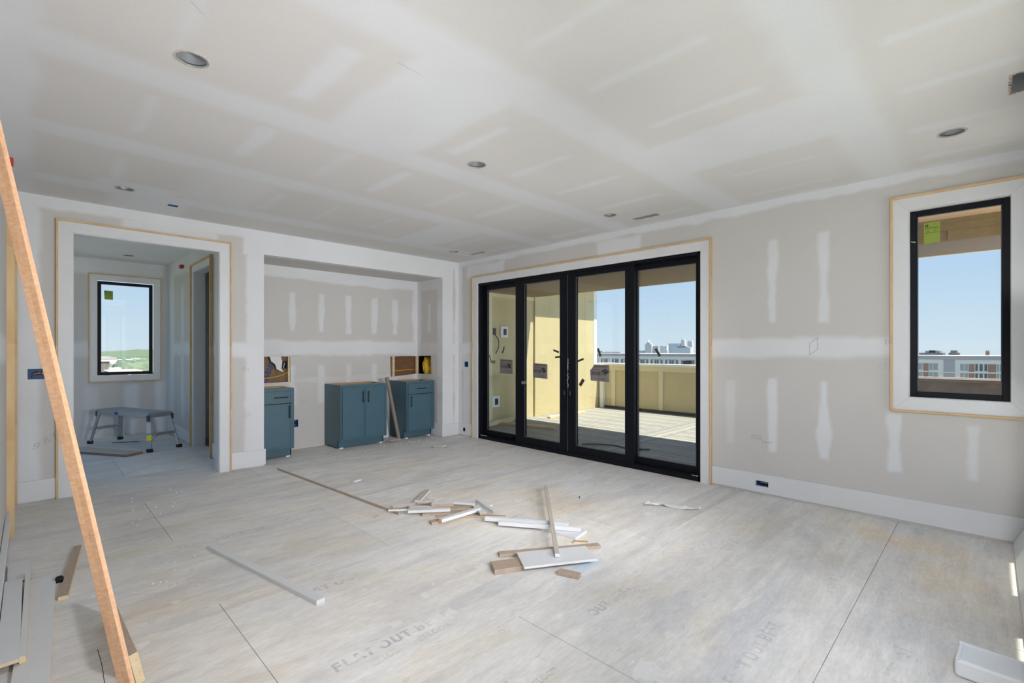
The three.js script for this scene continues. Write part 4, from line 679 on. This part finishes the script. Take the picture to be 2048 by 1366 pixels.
// ---------------------------------------------------------------- stickers, notes and tape on the glass
{
  const sticker = (txt, turn) => { const cv = canvasTex(256, 200, 0, 0, 900, (u, v, o) => { const t = fbm(u * 14, v * 20, 3) * 26; o[0] = 108 + t; o[1] = 101 + t; o[2] = 98 + t; }, (ctx) => {
    ctx.fillStyle = 'rgba(60,52,50,.55)'; ctx.fillRect(26, 14, 200, 16); ctx.fillStyle = 'rgba(74,56,54,.5)'; ctx.fillRect(14, 52, 120, 10);
    ctx.fillStyle = 'rgba(40,34,40,.8)'; ctx.font = 'bold 62px sans-serif'; ctx.fillText(txt, 16, 124); ctx.save(); ctx.translate(170, 60); ctx.rotate(turn); ctx.fillStyle = 'rgba(28,24,28,.75)'; ctx.fillRect(-14, 0, 60, 20); ctx.fillRect(0, 26, 62, 30); ctx.restore();
    ctx.fillStyle = 'rgba(60,56,58,.6)'; ctx.fillRect(110, 158, 90, 5); ctx.fillRect(110, 172, 110, 4); }); return std({ map: cv, roughness: .8, side: THREE.DoubleSide }); };
  const face = (g, x) => { const p = g.attributes.position, uv = g.attributes.uv; g.computeBoundingBox(); const b = g.boundingBox; for (let i = 0; i < p.count; i++) uv.setXY(i, (p.getX(i) - b.min.x) / (b.max.x - b.min.x), (p.getY(i) - b.min.y) / (b.max.y - b.min.y)); return put(g, 'R', x); };
  const S = [['left', 4.9305, [[-5.166, 1.003], [-4.903, 1.0], [-4.905, 1.205], [-5.166, 1.216]], 'grey product sticker on the leftmost glass panel', .1], ['mid', 4.8805, [[-4.454, .972], [-4.195, .963], [-4.195, 1.16], [-4.454, 1.171]], 'square grey product sticker on the second glass panel', 0], ['right', 4.8805, [[-3.49, .975], [-3.225, .965], [-3.225, 1.07], [-3.218, 1.1], [-3.225, 1.171], [-3.43, 1.171], [-3.50, 1.10]], 'torn grey product sticker on the third glass panel', -.4]];
  for (const [, x, pts, label, tn] of S) solo('product_sticker', label, 'sticker', face(polySlab(pts, .0012), x), sticker('ROKTO', tn), 'stickers on the glass doors');
  const tape = std({ color: 0x3f3a36, roughness: .8 }), tape2 = std({ color: 0x7d7874, roughness: .8 });
  const scraps = [[4.93, 1.35, -5.09, .11, .022, 1.15, tape, 'short tape scrap above the sticker on the leftmost glass panel'], [4.93, 1.213, -5.372, .115, .016, -1.25, tape, 'thin tape scrap at the left edge of the leftmost glass panel'], [4.93, 1.169, -5.302, .085, .045, .05, tape2, 'pale rectangular label left of the leftmost sticker'],
    [4.88, 1.334, -4.037, .1, .025, -.3, tape, 'upper tape scrap at the right of the second glass panel'], [4.88, 1.259, -4.012, .085, .024, .12, tape, 'lower tape scrap at the right of the second glass panel'], [4.88, 1.225, -3.639, .095, .026, .32, tape, 'tape scrap at the left edge of the third glass panel'], [4.88, 1.321, -3.362, .105, .03, -1.2, tape, 'tape scrap above the torn sticker against the sky'],
    [4.93, 1.324, -2.618, .1, .03, -1.0, tape, 'curled tape scrap in front of the skyline'], [4.93, 1.219, -2.276, .095, .036, .06, tape, 'dark tape scrap at the right of the fourth glass panel'], [4.849, .897, -4.592, .09, .04, .1, tape2, 'pale label on the black stile of the second panel'], [4.88, .944, -3.624, .1, .045, .95, tape, 'tilted dark label low on the third glass panel']];
  for (const [x, y, z, l, w, a, m, label] of scraps) { const g = new THREE.PlaneGeometry(l, w, 6, 1), p = g.attributes.position; for (let i = 0; i < p.count; i++) p.setZ(i, .004 * Math.sin(p.getX(i) / l * 3) ** 2); g.computeVertexNormals(); const g2 = merge([g, g.clone().translate(0, 0, -.0006)]); m.side = THREE.DoubleSide; solo('tape_scrap', label, 'tape', put(g2.rotateZ(a).translate(z, y, 0), 'R', x - .0035), m, 'tape scraps on the glass doors'); }
  const noteTex = canvasTex(160, 240, 0, 0, 1000, (u, v, o) => { const t = rnd() * 8; o[0] = 176 + t; o[1] = 192 + t; o[2] = 88 + t; }, (ctx) => {
    ctx.fillStyle = '#20260c'; ctx.fillRect(14, 26, 30, 24); ctx.fillStyle = '#e8e8b0'; ctx.fillRect(22, 33, 12, 9); ctx.fillStyle = 'rgba(40,52,10,.85)'; ctx.fillRect(10, 60, 140, 5); ctx.fillRect(10, 118, 140, 4); ctx.font = '22px serif'; ctx.fillText('G-5', 24, 90); ctx.fillText('27A', 96, 86); ctx.fillText('GL', 24, 112); ctx.fillText('205', 92, 110); ctx.font = '16px serif'; ctx.fillText('W-1', 90, 30); });
  const noteM = new THREE.MeshPhysicalMaterial({ map: noteTex, roughness: 1, transmission: .45, thickness: 0, side: THREE.DoubleSide });
  solo('glass_label', 'yellow green label on the glass of the right window', 'label', face(polySlab([[-.362, 2.172], [-.268, 2.178], [-.268, 2.336], [-.362, 2.332]], .001), XR + .054), noteM, 'yellow green labels on window glass');
  const hg = polySlab([[.806, 2.134], [.907, 2.134], [.907, 2.27], [.80, 2.273]], .001); { const p = hg.attributes.position, uv = hg.attributes.uv; for (let i = 0; i < p.count; i++) uv.setXY(i, (p.getX(i) - .8) / .107, (p.getY(i) - 2.134) / .139); }
  solo('glass_label', 'yellow green label on the glass of the far side room window', 'label', put(hg, 'B', HZ - .067), noteM, 'yellow green labels on window glass');
}
// ---------------------------------------------------------------- outside: deck, walls, roof edge
{
  const dk = struct('deck', null, null, 'grey board deck outside the sliding doors', 'deck');
  const y1 = -.03, th = .025; let n = 0;
  for (let x = 5.0; x < 9.62; x += .1425) {
    for (const [a, b] of [[-6.69, -4.135], [-3.69, 1.6]]) part('deck_board', rspan(x, x + .125, y1 - th, y1, a, b, .005), M.deck[(n++ * 7) % 3], dk);
  }
  for (let k = 0; k < 3; k++) part('deck_board', rspan(5.0, 9.62, y1 - th, y1, -4.13 + k * .1467, -4.13 + k * .1467 + .130, .005), M.deck[k], dk);
  part('deck_frame', span(5.0, 9.7, y1 - .2, y1 - th - .005, -6.7, 1.6), M.void_, dk);

  const yw = struct('wall_deck_end', null, null, 'yellow stucco wall closing the left end of the deck', 'wall'), z = -6.70;
  part('stucco_wall', merge([span(5.0, 9.42, -.2, 3.1, z - .12, z), span(9.42, 9.74, -.2, 1.02, z - .12, z)]), M.stucco, yw);
  part('proud_panel', merge([rspan(7.36, 9.42, -.03, 3.0, z, z + .04, .003), span(9.42, 9.72, -.03, 1.0, z, z + .04)]), M.stucco, yw);
  part('corner_board', rspan(6.05, 6.18, -.03, 2.5, z, z + .02, .003), M.stuccoTrim, yw);
  part('end_board', rspan(9.42, 9.545, 1.0, 3.0, z - .1, z + .05, .003), M.whiteTrim, yw);
  part('frieze_board', rspan(5.0, 7.34, 2.36, 2.5, z, z + .03, .003), M.stuccoTrim, yw);
  part('unseen_eave', span(7.34, 10.0, 2.95, 3.15, z, z + .36), M.stuccoTrim, yw);  // eave out of view, set to shade the top of the wall

  const pr = struct('wall_parapet', null, null, 'yellow parapet with battens along the outer deck edge', 'wall'), px = 9.7;
  part('parapet_core', span(px, px + .14, -.2, .99, -6.70, -1.7), M.stucco, pr);
  part('parapet_cap', rspan(px - .06, px + .2, .985, 1.035, -6.70, -1.66, .004), M.whiteTrim, pr);
  part('top_rail', rspan(px - .022, px, .87, .985, -6.70, -1.7, .002), M.stuccoTrim, pr);
  for (const zz of [-6.28, -5.075, -3.87, -2.67]) part('vertical_batten', rspan(px - .02, px, .03, .87, zz - .05, zz + .05, .002), M.stuccoTrim, pr);
  part('base_dark_strip', span(px - .03, px, -.03, .03, -6.70, -1.7), M.track, pr);  // dark strip along the foot of the parapet
  part('corner_post', rspan(px - .09, px, -.03, .985, -6.62, -6.52, .003), M.whiteTrim, pr);

  const rf = struct('roof_overhang', null, null, 'brown roof overhang above the deck', 'roof');
  part('soffit_panel', span(5.0, 7.30, 2.43, 2.9, -6.70, -1.3), M.soffit, rf);
  part('fascia_lip', span(7.30, 7.34, 2.425, 2.6, -6.70, 2.2), M.stuccoTrim, rf);
  part('porch_ceiling', span(4.99, 6.5, 2.645, 2.9, -1.3, 2.2), M.tanSoffit, rf);
  part('header_beam', span(6.42, 7.30, 2.43, 2.9, -1.3, 2.2), M.beamBrown, rf);
  part('beam_board', rspan(6.40, 6.42, 2.432, 2.53, -1.3, 2.2, .002), M.ochre, rf);
  part('beam_board', rspan(6.388, 6.42, 2.53, 2.605, -1.3, 2.2, .002), M.ochre, rf);
  part('beam_board', rspan(6.375, 6.42, 2.605, 2.645, -1.3, 2.2, .002), M.ochre, rf);
  for (const zz of [-.87, -.25, .37, .9]) part('beam_block', rspan(6.385, 6.40, 2.432, 2.53, zz - .045, zz + .045, .002), M.ochre, rf);
  const lw = struct('wall_porch_low', null, null, 'low brown wall outside the right window', 'wall');
  part('low_wall', span(7.12, 7.3, -.2, 1.0, -1.3, 2.2), M.brownMetal, lw); part('wall_cap', rspan(7.09, 7.33, 1.0, 1.03, -1.3, 2.2, .003), M.brownMetal, lw); part('cap_edge', span(7.31, 7.335, 1.03, 1.042, -1.3, 2.2), M.whiteTrim, lw);

  // lumber lying on the deck
  const lum = (label, a, b, w, t, m) => { const dx = b[0] - a[0], dz = b[1] - a[1], L = Math.hypot(dx, dz); board('deck_lumber', label, 'lumber', L, w, t, (a[0] + b[0]) / 2, y1, (a[1] + b[1]) / 2, Math.atan2(-dz, dx), m, m, 'loose lumber on the deck'); };
  lum('pale lumber lying along the yellow wall on the deck', [5.75, -6.42], [6.62, -6.58], .085, .075, M.edgeWood);
  lum('brown lumber lying diagonally on the shaded deck', [6.15, -6.40], [6.45, -5.38], .085, .04, M.pine);
  lum('sunlit lumber lying near the yellow wall on the deck', [7.35, -6.28], [8.6, -6.32], .085, .04, M.edgeWood);
  solo('deck_hose', 'dark hose lying on the shaded deck', 'hose', tube([[5.65, y1 + .012, -4.2], [5.8, y1 + .012, -4.05], [5.9, y1 + .012, -3.8], [5.85, y1 + .012, -3.55], [6.0, y1 + .012, -3.3]], .01, 30, 8), M.rubber);
  // boxes and a wire on the yellow wall
  const plate = (label, x, y, s) => { const t = thing('wall_block', label, 'electrical box', [x, y, z], 0, 'white mounting blocks on the yellow wall'); part('block', rbox(s, s * 1.05, .03, 0, 0, .015, .005), M.plastic, t); part('opening', rbox(s * .4, s * .6, .006, .01, 0, .032, .002), M.canDark, t); part('wire', tube([[-.01, -.03, .035], [.02, .02, .05], [.04, -.02, .045], [.015, .04, .04]], .004, 16, 6), M.blackWire, t); };
  plate('upper white mounting block on the shaded yellow wall', 6.49, 1.697, .20); plate('lower white mounting block on the shaded yellow wall', 6.264, .362, .20);
  const wr = thing('hanging_cable', 'cable hanging from a box on the yellow wall', 'cable', [6.237, 1.70, z]); part('box', rbox(.06, .13, .03, 0, 0, .015, .004), M.canDark, wr); part('cable', tube([[0, -.06, .03], [.06, -.15, .05], [.07, -.3, .05], [.0, -.42, .05]], .01, 20, 8), M.canDark, wr);

  // outdoor floor out of view, pale to bounce sun through the front windows
  struct('unseen_terrace', span(-4, 12, -.12, -.05, .46, 12), M.unseen_terrace, 'pale unseen floor outside the windows behind the viewpoint, bouncing sun inside', 'unseen_terrace');
}
// ---------------------------------------------------------------- far away: city and hills
{
  const ground = new THREE.PlaneGeometry(5200, 5200, 1, 1).rotateX(-Math.PI / 2).translate(0, -21, 0);
  const gt = matTex(512, 900, (u, v, o) => { const a = fbm(u * .03, v * .03, 4), b = fbm(u * .11 + 30, v * .11, 3), t = sst(.4, .62, a); o[0] = 78 + 42 * t + b * 18; o[1] = 90 + 30 * t + b * 18; o[2] = 74 + 42 * t + b * 16; });
  { const uv = ground.attributes.uv; for (let i = 0; i < uv.count; i++) uv.setXY(i, uv.getX(i) * 5200, uv.getY(i) * 5200); }
  struct('ground', ground, std({ map: gt, roughness: 1 }), 'distant flat ground with trees and roofs', 'ground');
  const hill = (name, z, base, amp, seedv, col, label) => {
    const g = new THREE.PlaneGeometry(2600, 320, 220, 10).rotateX(-Math.PI / 2), p = g.attributes.position;
    for (let i = 0; i < p.count; i++) { const t = (160 - p.getZ(i)) / 320, prof = fbm(p.getX(i) * .011 + seedv, seedv, 4); p.setY(i, -21 + (base + 21 + amp * (prof - .5) * 2) * sst(0, .55, t) + 2.0 * (vn(p.getX(i) * .09, p.getZ(i) * .05) - .5) * t); }
    g.computeVertexNormals(); struct(name, metreUV(g).translate(0, 0, z), std({ color: col, roughness: 1 }), label, 'hills');
  };
  hill('hills', -1350, -1.5, 7, 3.7, 0x5f6d58, 'wooded hills on the horizon');
  hill('hills_near', -1000, -14.5, 5, 9.1, 0x55664f, 'low wooded ridge in front of the far hills');
  const hw = std({ color: 0x8e9093, roughness: .9 }), white = std({ color: 0xfbf1e8, roughness: .9 }), slate = std({ color: 0xbfb0b6, roughness: .9 }), light = std({ color: 0xf7ebe1, roughness: .9 }), brick = std({ color: 0xb08271, roughness: .95 }), win = std({ color: 0xb0acaa, roughness: .4 }), winD = std({ color: 0x5b6066, roughness: .4 }), pink = std({ color: 0x8c7f7c, roughness: .9 }), roofG = std({ color: 0x7c7a7a, roughness: .9 });
  // the long apartment block across the street
  const ap = thing('apartment_building', 'long grey and white apartment block below eye level', 'building'), X = 220;
  part('wall', span(X, X + 16, -21, -.75, -240, 70), light, ap);
  part('parapet', span(X - .25, X, -2.05, -.72, -240, 70), slate, ap);
  part('roof', span(X, X + 16, -.75, -.72, -240, 70), white, ap);
  const F = (z0, z1, y0, y1, m, name, d = .18) => part(name, span(X - d, X, y0, y1, z0, z1), m, ap);
  F(-11.21, -8.32, -21, -2.05, slate, 'recess_panel', .06);
  for (const y of [-6.4, -9.5]) F(-11.21, -8.32, y - .15, y + .15, light, 'floor_band', .3);
  for (const [y0, y1] of [[-6.02, -3.45], [-9.1, -6.55]]) {
    F(-17.9, -11.4, y0 - .45, y0 - .12, white, 'sill_band', .3); F(-8.1, 3.2, y0 - .45, y0 - .12, white, 'sill_band', .3);
    for (const [a, b] of [[-15.08 - 1.35, -15.08], [-5.02, -3.59], [-.42, 1.41]]) F(a, b, y0, y1, brick, 'brick_panel', .1);
    for (const [a, b, d] of [[-17.85, -16.6, 0], [-14.9, -14.0, 0], [-13.9, -12.6, 0], [-7.09, -6.1, 0], [-6.0, -5.05, 0], [-3.45, -2.75, 1], [-2.45, -1.6, 1], [-1.3, -.55, 1], [1.5, 2.1, 0], [2.2, 2.9, 0]]) { const w = F(a, b, y0 + .25, y1, d ? winD : win, 'window', .08); part('window_frame', merge([span(X - .2, X, y0 + .18, y0 + .3, a, b), span(X - .2, X, y0 + .3, y1, a - .06, a + .04), span(X - .2, X, y0 + .3, y1, b - .04, b + .06)]), white, w); }
  }
  for (const [a, b] of [[-154.6, -152.3], [-150.5, -145.2], [-143.5, -139.5], [-137.9, -132], [-128.5, -122.1], [-120.8, -114.2], [-113, -106.2], [-104.8, -98.2]]) {
    F(a, b, -6.3, -3.5, win, 'window', .08); const k = Math.max(2, Math.round((b - a) / 1.1)); for (let i = 0; i < k; i++) { const c = a + (b - a) * (i + .5) / k; F(c - .28, c + .2, -6.2, -3.9, i % 3 === 1 ? white : winD, 'window_pane', .14); }
  }
  // roof-top masses and a chimney behind
  const far = (label, x, z0, z1, y1, m, d = 20, steps = []) => { const t = thing('distant_building', label, 'building', [0, 0, 0], 0, 'buildings beyond the apartment block'); part('wall', span(x, x + d, -21, y1, z0, z1), m, t); for (const [a, b, c, mm] of steps) part('roof_block', span(x + .5, x + d - .5, y1, c, a, b), mm ?? m, t); return t; };
  far('dark grey building seen at the left of the right window', 330, -26.4, -17.0, -.4, roofG, 20, [[-24, -18.3, .65, hw], [-22.5, -20, 1.0, roofG]]);
  far('small grey roof house in the middle of the right window', 330, -14.9, -11.0, -.3, roofG, 14, [[-14.2, -11.8, .9, roofG]]);
  far('brown chimney block at the right of the right window', 330, -1.5, -.1, .5, brick, 6, [[-1.3, -.9, .9], [-.6, -.3, .9]]);
  const T = (label, z0, z1, y1, m, x = 900, steps = []) => far(label, x, z0, z1, y1, m, 7, steps);
  const t1 = std({ color: 0xd8d2d2, roughness: .9 }), t2 = std({ color: 0xbdbfc6, roughness: .8 }), t3 = std({ color: 0xe6e4e2, roughness: .8 }), t4 = std({ color: 0xcfd4da, roughness: .8 });
  T('small pale block left of the skyline towers', -521, -510.5, -.8, t2);
  T('pale pink skyline tower with flat top', -507.1, -492.3, 12.3, t1, 900, [[-504, -496, 16], [-500.6, -500.2, 21]]);
  T('dark blue skyline tower beside the pink one', -492, -480, 8.3, t2, 905);
  T('white skyline tower behind the curled tape', -474.5, -460, 8.5, t3, 902, [[-470, -468, 9.5]]);
  T('wide glass skyline tower in the group at right', -455.1, -431, 13.3, t4, 900);
  T('tall thin skyline tower rising from the group', -429, -421.9, 20.3, t1, 900, [[-427, -424, 21.5]]);
  T('square topped skyline tower in the right group', -415.8, -406.8, 17.3, t1, 900, [[-415, -408, 18.2]]);
  T('low curved glass block in front of the right towers', -436, -401, 5.5, t4, 880, [[-432, -405, 7], [-428, -410, 8]]);
  T('low hazy rooftops left of the skyline', -640, -560, -3.6, t2, 890, [[-628, -605, -1.8]]);
  // view from the far side room window
  const houses = [];
  const B2 = (label, x0, x1, z0, z1, y1, m, extra = []) => { houses.push([x0, x1, z0, z1]); const t = thing('distant_house', label, 'building', [0, 0, 0], 0, 'roofs seen from the side room window'); part('wall', span(x0, x1, -21, y1, z0, z1), m, t); part('roof', span(x0 - .3, x1 + .3, y1, y1 + .35, z0 - .3, z1 + .3), white, t); for (const e of extra) part('roof_block', span(...e), white, t); };
  B2('pink building with white roof edge, lower left of far window', 12, 22.3, -262, -250, -3.4, pink, [[14, 18, -3, -2.4, -258, -254]]);
  B2('low pink building with white box, centre of far window', 18.5, 27, -222, -208, -6.2, pink, [[18.8, 21.8, -5.85, -4.9, -216, -210]]);
  B2('long white roofed warehouse on the left of far window', 44, 58, -620, -590, -7.2, white);
  B2('small white roofed warehouse in the middle of far window', 63, 74, -640, -610, -9.2, white);
  B2('white roofed warehouse on the right of far window', 78, 90, -700, -670, -9.5, white);
  B2('grey warehouse behind the white roofs', 50, 66, -760, -730, -7.6, hw);
  solo('white_vent', 'white roof vent before the pink buildings', 'vent', cyl(.12, .35, 1.7, 10).translate(20.6, -5.2, -180), white);
  const hazyLeaf = [0x5f6e60, 0x687767, 0x727f66, 0x5a6b60].map((c) => std({ color: c, roughness: 1 }));  // crown greens paled and greyed, distance haze put into the colour
  const gs = [[], [], [], []];
  for (let i = 0; i < 420; i++) { const z = -rr(190, 900), f = -z, px = rr(.085, .175), x = f * px * (1 + rr(-.05, .05)), s = rr(2.2, 5) * (.7 + f / 900); if (houses.some((h) => x > h[0] - 9 && x < h[1] + 9 && z > h[2] - 9 && z < h[3] + 9)) continue; const yb = -21 + rr(2, 6) + (1 - f / 900) * 8 * (x / f > .1 ? 1 : .3); const g = new THREE.IcosahedronGeometry(s, 1); const p = g.attributes.position; for (let k = 0; k < p.count; k++) { const q = .8 + .4 * vn(p.getX(k) * .9 + i, p.getY(k) * .9 + p.getZ(k)); p.setXYZ(k, p.getX(k) * q, p.getY(k) * q * .8, p.getZ(k) * q); } g.computeVertexNormals(); gs[i % 4].push(g.translate(x, yb, z)); }
  const tl = new THREE.Group(); tl.name = 'treeline'; tl.userData = { kind: 'stuff', label: 'green treetops spread below the far window', category: 'trees' }; scene.add(tl);
  gs.forEach((g, i) => part('tree_crowns', merge(g), hazyLeaf[i], tl));
}
// ---------------------------------------------------------------- added fill lamps out of view beside the viewpoint, brightening the room
function addedFillLamp(label, pos, aim, power, angle, k = 1) {
  const t = thing('added_fill_lamp', label, 'lamp', [pos[0], 0, pos[2]], 0, 'added fill lamps on stands'), y = pos[1];
  part('pole', cyl(.012, .012, y - .08, 12).translate(0, (y - .08) / 2 + .01, 0), M.blackMetal, t);
  for (let k = 0; k < 3; k++) part('leg', bar([0, .5, 0], [.09 * Math.cos(k * 2.09), .01, .07 * Math.sin(k * 2.09)], .012, .012), M.blackMetal, t);
  const head = part('lamp_head', metreUV(new THREE.LatheGeometry([[0, -.09], [.05, -.09], [.13, .03], [.125, .03], [.045, -.08], [0, -.08]].map((p) => new THREE.Vector2(p[0] * k, p[1])), 28)).rotateX(Math.PI / 2), M.blackMetal, t);
  head.position.set(0, y, 0); head.lookAt(...aim); 
  part('lens', cyl(.12 * k, .12 * k, .004, 28).rotateX(Math.PI / 2).translate(0, 0, .02), std({ color: 0xffffff, emissive: 0xf7f7fb, emissiveIntensity: 3.0, roughness: .6 }), head);
  const l = new THREE.SpotLight(0xf7f7fb, power, 0, angle, 1, 2); l.position.set(0, 0, .03); l.shadow.radius = 6 * k; l.castShadow = true; head.add(l);
  l.target.position.set(0, 0, 3); head.add(l.target);
}
addedFillLamp('added fill lamp aimed at the doorway and niche', [1.3, 1.35, .2], [.5, 1.0, -6.0], 25, .9);
addedFillLamp('added fill lamp aimed at the floor before the glass doors', [2.35, 1.6, .2], [3.75, .7, -4.2], 22, .66);
addedFillLamp('added fill lamp aimed at the far corner', [2.8, 1.0, .2], [3.2, 1.6, -6.0], 12, .8);
addedFillLamp('added fill lamp aimed along the right wall', [.95, 1.7, .22], [4.7, .3, -1.6], 13, .95, .45);
addedFillLamp('low added fill lamp turned up to the ceiling', [.6, .55, .18], [.5, 2.74, -1.5], 4.5, 1.15, .7);
renderer.render(scene, camera);
